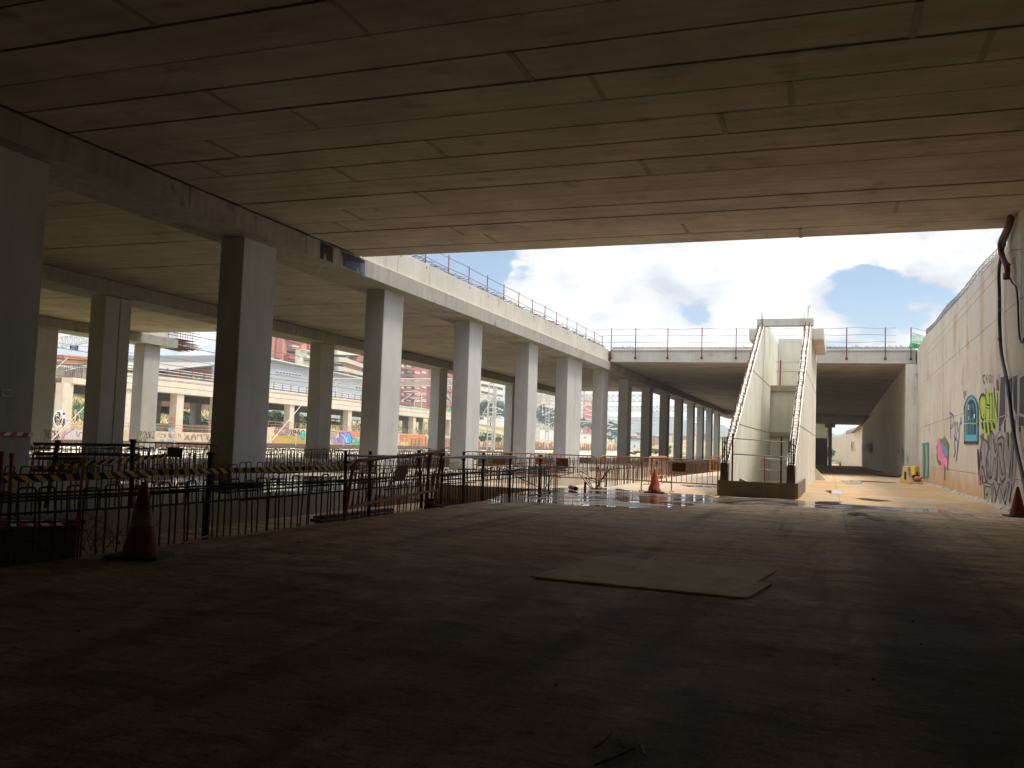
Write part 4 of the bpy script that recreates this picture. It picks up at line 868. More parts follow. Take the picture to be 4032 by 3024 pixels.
a = Art(lambda x, y, d=.004: opppt(x, y, d * 4, -.25), ZM); a.word('b0525c', 'ROE', 208, 1180, 272, 1240, .02, .06, .2); a.word('5a5460', 'Aobe', 195, 1235, 258, 1290, .0, .05); a.poly('6fb4d4', blob(222, 1330, 32, 20, 14, .2)); a.build(ov, 'red and blue tags on one column'); a = Art(a.topt, ZM); a.word('a5454f', 'GR', 680, 1190, 726, 1270, .03, .06); a.build(ov, 'red tag on one column')
# rail and net on the viaduct top
orr = empty('guard_rail', OX(-.6, 40, 9.95), 'red guard rail posts and pale bars along the far viaduct top', 'railing')
for u in np.arange(9, 100, 3.1):
    mb = MB(OX); mb.tube([(-.5, u, 9.9), (-.5, u, 11.35)], .085, 5); mb.build('post', RED_PAINT, orr)
mb = MB(OX)
for z in (10.35, 10.85, 11.25): mb.tube([(-.5, 9, z), (-.5, 100, z)], .035, 4)
mb.build('rail_bars', WHITE, orr)
mb = MB(OX)
for i in range(150): u = 10 + i * .6; mb.tube([(-.6, u, 9.9), (-.7 + random.uniform(-.2, .2), u + random.uniform(-.2, .2), 10.2 + random.uniform(0, .15))], .03, 4)
tag(mb.build('starter_bars', RUST, orr), kind='stuff')
for i, (px0, px1, py, hh, nm) in enumerate([((ZM(480, 720)), ZM(590, 690), 0, .9, 'green net scrap sagging on the far viaduct top, left'), (ZZ(470, 815), ZZ(535, 830), 0, .7, 'green net scrap on the viaduct before the grey shed'), (ZR(240, 745), ZR(440, 705), 0, .8, 'green net strip below the red apartment block'), (ZR(730, 795), ZR(850, 800), 0, 1.6, 'green net behind the dark second row column'), (ZC(90, 580), ZC(410, 600), 0, .3, 'thin green net by the lattice mast')]):
    u0, z0 = oppu(*px0, -.7); u1, z1 = oppu(*px1, -.7); mb = MB(OX); n = 6
    for k in range(n):
        t = k / (n - 1); u = u0 + (u1 - u0) * t; zb_ = 9.96; mb.v += [(-.75 - .1 * (k % 2), u, zb_), (-.65 - .15 * (k % 3), u, zb_ + hh * (.55 + .45 * math.sin(k * 1.7 + i)))]
    mb.f += [(2 * k, 2 * k + 2, 2 * k + 3, 2 * k + 1) for k in range(n - 1)]; mb.mi += [0] * (n - 1)
    tag(mb.build('debris_net', NETG), nm, 'net', 'net scraps on the far viaduct')

# ---- buildings behind; facade rectangles are placed on planes parallel to the tracks
class Facade:
    def __init__(s, X, depth, name, label, pxl, pxr, ytop, zbase, m, cat='building', group=None, top2=None):
        pl, pr_ = at(*(pxl, ytop), 0, X), at(*(pxr, top2 if top2 else ytop), 0, X)
        s.X, s.y0, s.y1, s.z1, s.z1b, s.zb = X, pl[1], pr_[1], pl[2], (pr_[2] if top2 else pl[2]), zbase
        s.e = empty(name, (X - depth / 2, (s.y0 + s.y1) / 2, zbase), label, cat, group)
        mb = MB(); mb.prism([(X, s.y0, zbase), (X, s.y1, zbase), (X, s.y1, s.z1b), (X, s.y0, s.z1)], (-depth, 0, 0)); mb.build('wall', m, s.e)
        s.d = 0.02
    def r(s, x0, y0, x1, y1):
        a, b = at(x0, y0, 0, s.X), at(x1, y1, 0, s.X); return a[1], b[1], b[2], a[2]
    def panel(s, name, m, x0, y0, x1, y1, out=.03, parent=None, back=0.0):
        ya, yb, za, zb_ = s.r(x0, y0, x1, y1); mb = MB(); mb.box(s.X + back + .002, s.X + out, ya, yb, za, zb_); return mb.build(name, m, parent or s.e)
    def window(s, x0, y0, x1, y1, m=None):
        f = s.panel('window', FRAME_W, x0, y0, x1, y1, .12); ya, yb, za, zb_ = s.r(x0, y0, x1, y1); mb = MB(); g_ = (yb - ya) * .07
        mid = (ya + yb) / 2
        for p, q in ((ya + g_, mid - g_ / 2), (mid + g_ / 2, yb - g_)): mb.box(s.X + .121, s.X + .14, p, q, za + g_, zb_ - g_)
        mb.build('pane', m or GLASS, f)
BG = 'apartment blocks above the yard'
# red and salmon block left of centre
x = lambda a, b: ZZ(a, b)
B = Facade(-190, 14, 'apartment_building', 'salmon and red apartment block with stacked balconies above the grey shed', x(110, 0)[0], x(575, 0)[0], x(0, -60)[1], 12, BRICK_P, group=BG)
B.panel('red_bay', BRICK_R, *x(120, -60), *x(168, 372), 1.0); B.panel('red_bay', BRICK_R, *x(255, -60), *x(450, 185), 1.5); B.panel('red_bay', BRICK_R, *x(540, -60), *x(575, 250), .8)
B.panel('balcony', BRICK_P, *x(262, 225), *x(540, 290), 2.2); B.panel('balcony', BRICK_R, *x(222, 320), *x(385, 400), 2.6); B.panel('recess', DARKV, *x(262, 290), *x(540, 318), .4); B.panel('recess', DARKV, *x(225, 400), *x(420, 440), .3)
for q in ((172, 105, 205, 138), (220, 110, 248, 146), (168, 196, 200, 232), (164, 305, 195, 338), (286, 110, 318, 150), (392, 120, 440, 172), (345, 285, 410, 318), (258, 196, 276, 232)): B.window(*x(q[0], q[1]), *x(q[2], q[3]))
B.panel('glazed_gallery', mat('pale blue glazing', (.52, .56, .60), .4), *x(278, 190), *x(365, 232), 1.9)
B.panel('awning', AWN_G, *x(288, 374), *x(352, 392), 3.4)
B2 = Facade(-178, 2, 'apartment_building', 'cream house with a flat roof edge beside the red balconies', x(440, 0)[0], x(600, 0)[0], x(0, 255)[1], 10, CREAM, group=BG)
B2.panel('cornice', FRAME_W, *x(440, 252), *x(600, 278), .9); B2.panel('balcony', CREAM, *x(482, 332), *x(600, 385), 1.2); B2.panel('recess', DARKV, *x(482, 385), *x(600, 412), .3); B2.window(*x(525, 280), *x(560, 330)); B2.panel('lower_wall', BEIGE, *x(385, 385), *x(600, 480), .2)
# beige stepped block
B = Facade(-205, 16, 'apartment_building', 'beige stepped block with long sloping balcony bands above the shed roof', x(860, 0)[0], x(1310, 0)[0], x(0, 250)[1], 10, DARKV, group=BG, top2=x(0, 330)[1])
def band(B, m, name, x0, yl0, yl1, x1, yr0, yr1, out):
    p = [at(*x(x0, yl0), 0, B.X), at(*x(x1, yr0), 0, B.X), at(*x(x1, yr1), 0, B.X), at(*x(x0, yl1), 0, B.X)]
    mb = MB(); mb.prism([(B.X + .01, q[1], q[2]) for q in p], (out, 0, 0)); return mb.build(name, m, B.e)
band(B, BEIGE, 'balcony', 880, 350, 412, 975, 358, 418, 2.5); band(B, BEIGE, 'balcony', 975, 362, 418, 1285, 470, 520, 2.5)
band(B, BEIGE, 'balcony', 880, 470, 530, 985, 485, 540, 2.2); band(B, BEIGE, 'balcony', 985, 490, 540, 1285, 570, 612, 2.2)
band(B, CREAM, 'roof_slab', 880, 255, 318, 1190, 318, 330, 1.6); band(B, BRICK_R, 'upper_balcony', 1130, 350, 408, 1290, 340, 418, 2.0); band(B, BRICK_R, 'pier', 1235, 520, 640, 1285, 530, 640, 1.5); band(B, BRICK_P, 'rear_wall', 985, 430, 480, 1235, 505, 545, .5)
for q in ((885, 415, 980, 455), (1010, 470, 1060, 505), (1070, 475, 1110, 520), (1150, 505, 1190, 540), (1040, 335, 1070, 390), (1000, 550, 1070, 585)): B.window(*x(q[0], q[1]), *x(q[2], q[3]))
# red block behind the gantry
x = lambda a, b: ZR(a, b)
B = Facade(-215, 14, 'apartment_building', 'brick red apartment block with rows of shuttered windows behind the white gantry', x(90, 0)[0], x(505, 0)[0], x(0, 60)[1], 8, BRICK_R, group=BG)
for k, y0 in enumerate((130, 222, 335, 440, 535, 630)):
    B.panel('balcony', BRICK_R, *x(90, y0 + 52), *x(300, y0 + 86), 1.3); B.panel('recess', DARKV, *x(150, y0), *x(300, y0 + 50), .06)
    B.window(*x(308, y0 + 5), *x(375, y0 + 46)); B.window(*x(410, y0 + 2), *x(468, y0 + 44), SHUTTER if k % 2 else GLASS); B.window(*x(112, y0 + 8), *x(146, y0 + 42), SHUTTER); B.window(*x(185, y0 + 10), *x(250, y0 + 40))
B.panel('awning', AWN_G, *x(162, 212), *x(240, 258), 1.6)
B = Facade(-222, 14, 'apartment_building', 'brick red block with white shutters seen right of the second row column', x(640, 0)[0], x(900, 0)[0], x(0, 150)[1], 8, BRICK_R, group=BG, top2=x(0, 190)[1])
for k, y0 in enumerate((225, 335, 440, 540, 650)):
    B.panel('balcony', BRICK_P if k in (2, 4) else BRICK_R, *x(640, y0 + 55), *x(835, y0 + 84), 1.3); B.window(*x(752, y0), *x(806, y0 + 46)); B.window(*x(836, y0 + 4), *x(862, y0 + 50), SHUTTER)
x = lambda a, b: ZC(a, b)
B = Facade(-260, 14, 'apartment_building', 'pale grey flat topped block behind the tall lattice mast', x(30, 0)[0], x(425, 0)[0], x(0, -60)[1], 8, CREAM, group=BG)
for y0 in (-20, 90, 205): B.panel('recess', DARKV, *x(60, y0), *x(425, y0 + 26), .05)
for q in ((110, 95, 150, 130), (170, 95, 215, 130)): B.window(*x(q[0], q[1]), *x(q[2], q[3]))
B = Facade(-262, 14, 'apartment_building', 'beige plain block between the double mast columns', x(1075, 0)[0], x(1290, 0)[0], x(0, 190)[1], 6, BEIGE, group=BG)
for q in ((1090, 250, 1130, 290), (1200, 300, 1240, 345), (1130, 370, 1170, 400)): B.window(*x(q[0], q[1]), *x(q[2], q[3]))
B = Facade(-265, 12, 'apartment_building', 'scarlet and white tower block behind the white catenary arms', x(1795, 0)[0], x(1960, 0)[0], x(0, 165)[1], 6, mat('scarlet render', (.48, .085, .07), .8), group=BG)
B.panel('upper_storeys', mat('pale blue grey render', (.62, .64, .67), .7), *x(1795, 165), *x(1960, 345), .3)
for y0 in (250, 360, 440, 520, 600):
    B.panel('string_course', FRAME_W if y0 > 500 else BRICK_P, *x(1795, y0 + 42), *x(1960, y0 + 56), .45)
    if y0 < 400: B.window(*x(1800, y0), *x(1840, y0 + 36)); B.window(*x(1860, y0), *x(1900, y0 + 36))
B = Facade(-250, 10, 'apartment_building', 'pale tan block edge left of the scarlet tower', x(1700, 0)[0], x(1782, 0)[0], x(0, 100)[1], 6, BEIGE, group=BG)
B.window(*x(1740, 250), *x(1765, 290)); B.window(*x(1740, 380), *x(1765, 420))
# terraced houses at far left
x = lambda a, b: ZL(a, b)
B = Facade(-170, 16, 'terraced_building', 'stepped white terraces with orange tiled roofs at far left above the viaduct', x(120, 0)[0], x(620, 0)[0], x(0, 420)[1], 6, BRICK_P, group=BG, top2=x(0, 470)[1])
for (yl, yr, hh, m_, o_) in ((420, 462, 45, ROOF_OR, 2.5), (478, 505, 50, CREAM, 1.8), (545, 560, 34, CREAM, 2.6), (500, 512, 18, ROOF_OR, 2.2)):
    p = [at(*x(150, yl), 0, B.X), at(*x(600, yr), 0, B.X), at(*x(600, yr + hh * .9), 0, B.X), at(*x(150, yl + hh), 0, B.X)]
    mb = MB(); mb.prism([(B.X + .01, q[1], q[2]) for q in p], (o_, 0, 0)); mb.build('roof_strip' if m_ is ROOF_OR else 'balcony', m_, B.e)
for q in ((395, 498, 432, 530), (436, 500, 472, 532), (250, 540, 285, 565), (475, 565, 495, 590), (330, 610, 365, 640), (372, 615, 410, 642)): B.window(*x(q[0], q[1]), *x(q[2], q[3]))
for q in ((190, 590), (420, 575), (520, 580)): B.panel('roof_tank', ROOF_OR, *x(q[0], q[1] - 20), *x(q[0] + 40, q[1] + 25), 2.7)
# grey shed with gable
x = lambda a, b: ZZ(a, b)
S = Facade(-140, 40, 'industrial_shed', 'grey corrugated industrial shed with ribbon windows behind the far viaduct', 985, x(1330, 0)[0], 1399, 7, CORRUG, 'shed', top2=x(0, 655)[1])
for q in ((118, 525, 440, 612), (1160, 730, 1330, 792)):
    f = S.panel('window', FRAME_W, *x(q[0], q[1]), *x(q[2], q[3]), .12); ya, yb, za, zb_ = S.r(*x(q[0], q[1]), *x(q[2], q[3])); n = 8 if q[0] < 500 else 5; mb = MB()
    for k in range(n):
        w_ = (yb - ya) / n; mb.box(-140 + .121, -139.85, ya + k * w_ + .15, ya + (k + 1) * w_ - .15, za + .2, zb_ - .2)
    mb.build('pane', GLASS, f)
mb = MB(); a0, b0 = at(985, 1398, 0, -140), at(*x(1330, 653), 0, -140)
mb.prism([(-139, a0[1] - .5, a0[2] - .1), (-139, b0[1], b0[2] - .1), (-139, b0[1], b0[2] + .2), (-139, a0[1] - .5, a0[2] + .2)], (-1.2, 0, 0)); mb.build('roof_edge', FRAME_W, S.e)
pl_, pr_ = at(*ZM(70, 590), 0, -138), at(*ZM(810, 520), 0, -138)
S2 = empty('industrial_shed', (-150, (pl_[1] + pr_[1]) / 2, 8), 'low brick hall under a wide pale roof left of the grey shed', 'shed')
mb = MB(); mb.prism([(-139.5, pl_[1] + 4, 7), (-139.5, pr_[1] - .6, 7), (-139.5, pr_[1] - .6, pr_[2] - .8), (-139.5, pl_[1] + 4, pl_[2] - .6)], (-30, 0, 0)); mb.build('wall', mat('brown brick', (.33, .18, .12), .85, var=.25), S2)
mb = MB(); mb.prism([(-135, pl_[1], pl_[2] - .35), (-135, pr_[1] - .55, pr_[2] - .5), (-135, pr_[1] - .55, pr_[2] + .1), (-135, pl_[1], pl_[2] + .1)], (-40, 0, 0)); mb.build('roof', mat('roof with painted shade', (.30, .265, .22), .9), S2)  # shade of the underside put into the roof colour
mb = MB(); mb.prism([(-134.9, pl_[1], pl_[2] - .15), (-134.9, pr_[1] - .55, pr_[2] - .2), (-134.9, pr_[1] - .55, pr_[2] + .2), (-134.9, pl_[1], pl_[2] + .2)], (-.08, 0, 0)); mb.build('roof_edge', FRAME_W, S2)
# long low sheds at the far right of the yard
for i, (fr, q, lab) in enumerate([(ZC, (1690, 862, 1920, 960), 'low white shed with blue trim between two pale columns'), (ZC, (1050, 782, 1290, 850), 'low white wall on the slope behind the thin mast'), (wfr(.2893, 2280, 1500), (690, 770, 830, 905), 'low blue grey shed under a brown roof strip between dark columns')]):
    p0, p1 = fr(q[0], q[1]), fr(q[2], q[3]); d_ = -150 if i < 2 else -95
    B = Facade(d_, 8, 'low_shed', lab, p0[0], p1[0], p0[1], 0, FRAME_W if i < 2 else mat('blue grey cladding', (.50, .54, .60), .6), 'shed', 'low sheds across the yard')
    B.panel('roof_edge', mat('trim blue grey', (.30, .36, .44), .6) if i < 2 else RAILST, p0[0], p0[1], p1[0], p0[1] + (p1[1] - p0[1]) * .2, .5)
    B.panel('door', BRICK_R, p0[0] + (p1[0] - p0[0]) * .4, p0[1] + (p1[1] - p0[1]) * .72, p0[0] + (p1[0] - p0[0]) * .55, p1[1], .1)
# distant town and hills
TOWNR = mat('hazy brick', (.34, .22, .18), .9)
r = random.Random(3)
for i in range(16):
    pxx = 2480 + i * 26 + r.uniform(-8, 8); top = 1716 + r.uniform(-9, 8); Yd = 620 + r.uniform(-60, 120); pa, pb = at(pxx, top, 1, Yd), at(pxx + r.uniform(14, 26), top, 1, Yd)
    mb = MB(); mb.box(pa[0], pb[0], Yd, Yd + 15, -1.9, pa[2]); roof = MB(); roof.box(pa[0] - .6, pb[0] + .6, Yd - .6, Yd + 15.6, pa[2] + .01, pa[2] + .9)
    t = empty('town_house', ((pa[0] + pb[0]) / 2, Yd, -1.9), 'tiny far-off town house below the hills, seen between the dark columns', 'house', 'far town houses below the hills')
    mb.build('wall', [BRICK_P, BEIGE, CREAM, TOWNR][i % 4], t); roof.build('roof', TOWNR if i % 3 else FRAME_W, t)
hm = MB(); n = 120; prof = []
for i in range(n):
    pxx = 1200 + i * 22; hgt = 1650 - 10 * math.sin(pxx * .006) - 24 * math.exp(-((pxx - 2590) / 60) ** 2) + 12 * math.sin(pxx * .031) * .6 + 5 * math.sin(pxx * .09) + (75 if pxx < 2300 else 20 if pxx < 2440 else 0) + 60 * max(0, min(1, (pxx - 2700) / 600))
    dist = 2600; ray = pxray(pxx, hgt); t = dist / math.hypot(ray[0], ray[1]); prof.append((ray[0] * t, ray[1] * t, EYE + ray[2] * t))
for p in prof: hm.v += [p, (p[0] * .62, p[1] * .62, -5), (p[0] * 1.3, p[1] * 1.3, -5)]
for i in range(n - 1):
    a = 3 * i; hm.f += [(a + 1, a + 4, a + 3, a), (a, a + 3, a + 5, a + 2)]; hm.mi += [0, 0]
tag(hm.build('hills', HILLM, origin=(0, 0, 0), smooth=True), 'blue wooded hills on the horizon', 'hills', kind='structure')

# ---- trees
def tree(name, cx, cy, z0, rx, rz, trunk, n, m, label, leaf=.5, seed=0, group=None, ry=None):
    r = random.Random(seed); ry = ry or rx; t = empty(name, (cx, cy, z0), label, 'tree' if 'tree' in name else 'bush', group)
    mb = MB(); top = z0 + trunk + rz
    mb.tube([(cx, cy, z0 - .4), (cx + .1, cy, z0 + trunk * .6), (cx - .1, cy, top)], [.035 * (trunk + rz) + .05, .03 * (trunk + rz) + .04, .03], 6)
    for k in range(5):
        an = r.uniform(0, 6.28); mb.tube([(cx, cy, z0 + trunk * .8 + k * rz * .12), (cx + rx * .6 * math.cos(an), cy + ry * .6 * math.sin(an), z0 + trunk + rz * r.uniform(.6, 1.3))], [.02 * (trunk + rz), .02], 5)
    mb.build('trunk', BARK, t); cr = MB(); cl = []
    for k in range(max(9, n // 110)):
        an, el = r.uniform(0, 6.28), math.asin(r.uniform(-.75, 1)); q = r.uniform(.35, .95) ; cl.append((cx + rx * q * math.cos(an) * math.cos(el), cy + ry * q * math.sin(an) * math.cos(el), z0 + trunk + rz + rz * q * math.sin(el), r.uniform(.22, .42)))
    for k in range(n):
        a, b, c, s_ = cl[r.randrange(len(cl))]; d = Vector((r.gauss(0, 1), r.gauss(0, 1), r.gauss(0, 1))).normalized() * (r.random() ** .4) * s_
        p = Vector((a + d.x * rx, b + d.y * ry, c + d.z * rz)); nrm = Vector((r.gauss(0, 1), r.gauss(0, 1), r.gauss(.5, 1))).normalized(); u = nrm.orthogonal().normalized(); v = nrm.cross(u); s2 = leaf * r.uniform(.6, 1.3); an = r.uniform(0, 3.14); u2 = u * math.cos(an) + v * math.sin(an); v2 = nrm.cross(u2)
        cr.add([p - u2 * s2, p - v2 * s2 * .5, p + u2 * s2, p + v2 * s2 * .5], [(0, 1, 2, 3)])
    cr.build('crown', m, t); return t
def treepx(name, px, py, X, w, hgt, n, m, label, leaf, seed, group, z0=None):
    p = at(px, py, 0, X); z = z0 if z0 is not None else p[2] - hgt; tree(name, X, p[1], z, w / 2, (p[2] - z) * .42, (p[2] - z) * .16, n, m, label, leaf, seed, group)
TG = 'trees across the yard'
treepx('green_tree', *ZM(440, 1080), -126, 7.5, 5.5, 1500, LEAF_B, 'round dark green tree framed by the left viaduct opening', .38, 1, TG)
treepx('green_bush', *ZZ(150, 1080), -124, 8, 5, 1400, LEAF_A, 'bright green bush filling the opening left of the leaning pole', .38, 2, TG)
treepx('green_bush', *ZZ(475, 1105), -124, 5, 4.5, 900, LEAF_A, 'bright green bush in the narrow opening beside the second row column', .38, 3, TG)
treepx('green_tree', *ZC(230, 300), -185, 26, 16, 2200, LEAF_B, 'broad dark tree behind the tall lattice mast', .9, 4, TG)
treepx('green_tree', *ZC(1150, 420), -185, 22, 19, 2200, LEAF_B, 'dark tall tree behind the thin ladder mast', .9, 5, TG)
treepx('green_tree', *ZC(1730, 590), -175, 14, 14, 1500, LEAF_B, 'dark tree at the foot of the scarlet tower', .8, 6, TG)
treepx('green_tree', *ZC(1860, 640), -180, 16, 12, 1500, LEAF_A, 'green tree right below the scarlet tower', .8, 7, TG)
W6 = wfr(.2893, 2280, 1500)
treepx('green_tree', *W6(450, 560), -150, 14, 14, 1600, LEAF_B, 'dark tree right of the last pale column', .8, 8, TG)
treepx('green_bush', *W6(420, 740), -105, 5, 3.2, 700, LEAF_A, 'small round bush below the dark tree by the last pale column', .4, 9, TG)
treepx('green_bush', *ZC(130, 880), -118, 6, 4, 800, LEAF_B, 'dark low bush left of the tall lattice mast foot', .4, 10, TG)
treepx('green_bush', *ZC(340, 925), -112, 4, 3, 600, LEAF_B, 'dark low bush right of the tall lattice mast foot', .4, 12, TG)
treepx('green_bush', *W6(760, 950), -40, 3.0, 1.6, 800, LEAF_C, 'olive weeds between two dark columns', .16, 13, TG, z0=-.45)
treepx('green_bush', *W6(1010, 890), -38, 3.0, 2.6, 900, LEAF_C, 'tall olive weeds in the next gap between dark columns', .16, 14, TG, z0=-.6)
treepx('green_bush', *W6(1220, 880), -38, 3.0, 2.8, 900, LEAF_C, 'yellow green weeds deeper between the dark columns', .16, 15, TG, z0=-.8)
for i, (px, py) in enumerate(((3280, 1755), (3277, 1768))): 
    p = at(px, py, 1, 300 - i * 40); tree('green_bush', p[0] - 1.5, p[1], p[2] - 3.2, 2.4, 1.4, .4, 700, LEAF_A, ['far bush beyond the tunnel mouth', 'nearer bush beyond the tunnel mouth'][i], .22, 20 + i, TG)

# ---- catenary: gantries, masts, arms, wires
def truss(mb, A, B, C, D, n, r, depth=(0, .8, 0)):
    """A-B top chord, D-C bottom chord; second face set back by depth"""
    A, B, C, D = map(Vector, (A, B, C, D)); dv = Vector(depth)
    for o in (Vector((0, 0, 0)), dv):
        mb.tube([A + o, B + o], r * 1.3, 4); mb.tube([D + o, C + o], r * 1.3, 4)
        for i in range(n + 1):
            t = i / n; p, q = A.lerp(B, t) + o, D.lerp(C, t) + o; mb.tube([p, q], r * .8, 4)
            if i < n:
                t2 = (i + 1) / n; mb.tube([p, D.lerp(C, t2) + o], r * .7, 4); mb.tube([q, A.lerp(B, t2) + o], r * .7, 4)
    for i in range(0, n + 1, 2):
        t = i / n
        for p in (A.lerp(B, t), D.lerp(C, t)): mb.tube([p, p + dv], r * .7, 4)
def lattice_mast(mb, x, y, z0, z1, w, r, d=.5):
    for dx in (-w / 2, w / 2): mb.box(x + dx - r * 1.5, x + dx + r * 1.5, y - r, y + r, z0, z1)
    z = z0 + .5
    while z < z1: mb.box(x - w / 2 + r * 1.5, x + w / 2 - r * 1.5, y - r * .6, y + r * .6, z, z + .22); z += .95
def gantry(Y, xl, xr, yt, yb, label, n, masts=(), r=.045):
    P = lambda x, y: Vector(at(x, y, 1, Y)); A, B, C, D = P(xl, yt), P(xr, yt + 1), P(xr, yb + 1), P(xl, yb); m0 = (A + B) / 2
    t = empty('catenary_gantry', (m0.x, Y, -.45), label, 'gantry', 'railway gantries over the tracks'); mb = MB(); truss(mb, A, B, C, D, n, r); mb.build('truss', LATTICE, t)
    for mx in masts:
        q = at(mx, yb, 1, Y); mb = MB(); lattice_mast(mb, q[0], Y, -.9, A.z + 2.2, 1.0, .07); mb.build('mast', LATTICE, t)
    return t
gantry(112, 1235, 1830, 1491, 1517, 'white lattice gantry beam crossing in front of the red apartment block', 30, (1240,))
gt = gantry(163, 1880, 2560, 1553, 1579, 'white lattice gantry carried by the tall ladder mast beside a second row column', 34, (1933,))
q = at(1951, 1560, 1, 163.5); mb = MB(); mb.tube([(q[0], 163.6, -.9), (q[0], 163.6, q[2] + 1.7)], .26, 8); mb.build('round_pole', LATTICE, gt)
gantry(215, 2330, 2720, 1598, 1618, 'distant pale lattice gantry seen low between the dark columns', 24, (), .055)
gantry(300, 2380, 2780, 1641, 1655, 'farthest faint lattice gantry just above the hills', 22, (), .06)
q = at(2157, 1600, 1, 282); t = empty('catenary_mast', (q[0], 282, -.45), 'slim white ladder mast between the two pale columns', 'mast', 'masts by the tracks'); mb = MB(); lattice_mast(mb, q[0], 282, -.9, 17, 1.1, .08); mb.build('ladder_frame', LATTICE, t)
P = lambda x, y, Y=72: Vector(at(*ZL(x, y), 1, Y))
t = empty('catenary_gantry', tuple(P(380, 270)), 'arched lattice gantry at far left carrying the blue zone sign', 'gantry', 'railway gantries over the tracks')
mb = MB(); truss(mb, P(120, 215), P(640, 150), P(640, 255), P(120, 352), 9, .045, (0, 1.0, .25)); mb.build('truss', LATTICE, t)
a_, b_ = P(325, 308, 71.4), P(420, 366, 71.4); mb = MB(); mb.prism([(a_.x, 71.4, a_.z), (b_.x, 71.4, a_.z - .04), (b_.x, 71.4, b_.z), (a_.x, 71.4, b_.z + .04)], (0, .05, 0))
bs = tag(mb.build('zone_sign', BLUE_SIGN), 'small dark blue sign with white letters hanging from the arched gantry', 'sign')
pl2 = lambda u, z, d: (u, 71.398 - d, z)
mb = word_on(pl2, 'ZONA', a_.x + .22 * (b_.x - a_.x), a_.x + .82 * (b_.x - a_.x), b_.z + .56 * (a_.z - b_.z), b_.z + .86 * (a_.z - b_.z), None); word_on(pl2, 'CODIS 10', a_.x + .12 * (b_.x - a_.x), a_.x + .9 * (b_.x - a_.x), b_.z + .16 * (a_.z - b_.z), b_.z + .40 * (a_.z - b_.z), None, mb=mb); mb.build('lettering', WHITE, bs)
mb = MB(); mb.tube([P(345, 285, 71.45), P(345, 308, 71.45)], .02, 4); mb.tube([P(400, 280, 71.45), P(400, 308, 71.45)], .02, 4); mb.build('hangers', LATTICE, bs)
arms = [(ZZ, 130, [[(915, 735), (918, 800)], [(918, 800), (920, 975)], [(925, 815), (1105, 828)], [(932, 962), (1100, 835)]], 'insulator arm hanging before the grey shed right window'),
        (ZR, 140, [[(108, 668), (285, 542)], [(145, 525), (330, 515), (395, 550), (408, 600), (405, 755)], [(250, 620), (430, 612)], [(295, 665), (400, 650)], [(300, 660), (300, 740)]], 'white hooked catenary arm in front of the red block'),
        (ZR, 150, [[(740, 548), (850, 655)], [(745, 640), (800, 665)]], 'short white diagonal arm right of the second row column'),
        (ZC, 150, [[(100, 275), (200, 335)], [(95, 545), (225, 335)], [(165, 420), (172, 560)], [(95, 545), (160, 548)]], 'white arms left of the tall ladder mast'),
        (ZC, 150, [[(250, 540), (375, 472)], [(240, 430), (395, 465)], [(310, 540), (405, 540)], [(330, 580), (405, 590)]], 'white arms right of the tall ladder mast'),
        (ZC, 230, [[(1085, 580), (1285, 480)], [(1080, 420), (1280, 445)], [(1190, 735), (1275, 690)], [(1180, 535), (1280, 540), (1250, 570)], [(1085, 330), (1090, 580)]], 'white arms around the slim ladder mast'),
        (ZC, 230, [[(1775, 425), (1905, 520)], [(1715, 518), (1870, 518)], [(1765, 410), (1890, 402)], [(1712, 680), (1900, 680)], [(1760, 730), (1800, 705), (1860, 705)], [(1712, 610), (1760, 635)]], 'white arms crossing the scarlet tower'),
        (W6, 200, [[(385, 345), (515, 445)], [(380, 640), (465, 595)], [(385, 645), (520, 645)], [(440, 660), (520, 655)], [(385, 580), (470, 605)]], 'white arms right of the last pale column'),
        (W6, 260, [[(720, 640), (760, 655)], [(1015, 560), (1050, 590)], [(1010, 630), (1050, 628)], [(1380, 500), (1425, 530)], [(1380, 575), (1420, 572)], [(1385, 670), (1420, 680)]], 'small faint arms between the dark columns')]
for fr, Y, lines, lab in arms:
    p0 = at(*fr(*lines[0][0]), 1, Y); t = empty('catenary_bracket', tuple(p0), lab, 'catenary arm', 'catenary arms over the tracks'); mb = MB()
    for ln in lines: mb.tube([at(*fr(*p), 1, Y) for p in ln], .05 if Y < 200 else .075, 5)
    mb.build('tubes', WHITE, t)
for fr, X, ln, lab, rr in [(ZZ, -80, [(70, 1440), (522, 898)], 'long pale pole leaning across the opposite viaduct, beside the broad black faced column', .055), (ZL, -70, [(100, 1452), (545, 1005)], 'pale leaning stay pole at far left beside the end column', .04), (ZL, -75, [(160, 585), (295, 460)], 'short pale strut below the arched gantry', .045), (ZL, -75, [(270, 612), (390, 582)], 'pale strut by the bristling viaduct end', .045)]:
    mb = MB(); mb.tube([at(*fr(*p), 0, X) for p in ln], rr, 6); tag(mb.build('stay_pole', LATTICE), lab, 'pole')
for fr, X, ln, lab in [(ZZ, -82, [(386, 1375), (380, 1590)], 'thin grey marker post by the track, left window'), (ZZ, -82, [(1012, 1400), (1010, 1590)], 'thin grey marker post by the track, right window'), (ZM, -70, [(276, 1345), (275, 1540)], 'thin post with a small head before the tagged wall'), (ZR, -84, [(158, 1220), (150, 1345)], 'thin post before the yellow letters')]:
    mb = MB(); p = [at(*fr(*q), 0, X) for q in ln]; mb.tube([p[0], (p[0][0], p[0][1], -.7)], .06, 5); mb.box(p[0][0] - .12, p[0][0] + .12, p[0][1] - .22, p[0][1] + .22, p[0][2], p[0][2] + .22); tag(mb.build('marker_post', LATTICE), lab, 'post', 'marker posts by the tracks')
p = at(*ZM(725, 1480), 0, -62); mb = MB(); a_ = (p[0], p[1], p[2] + .9)
for dx, dy in ((.5, 0), (-.35, .45), (-.3, -.5)): mb.tube([a_, (p[0] + dx * 1.3, p[1] + dy * 1.3, -.5)], .05, 5)
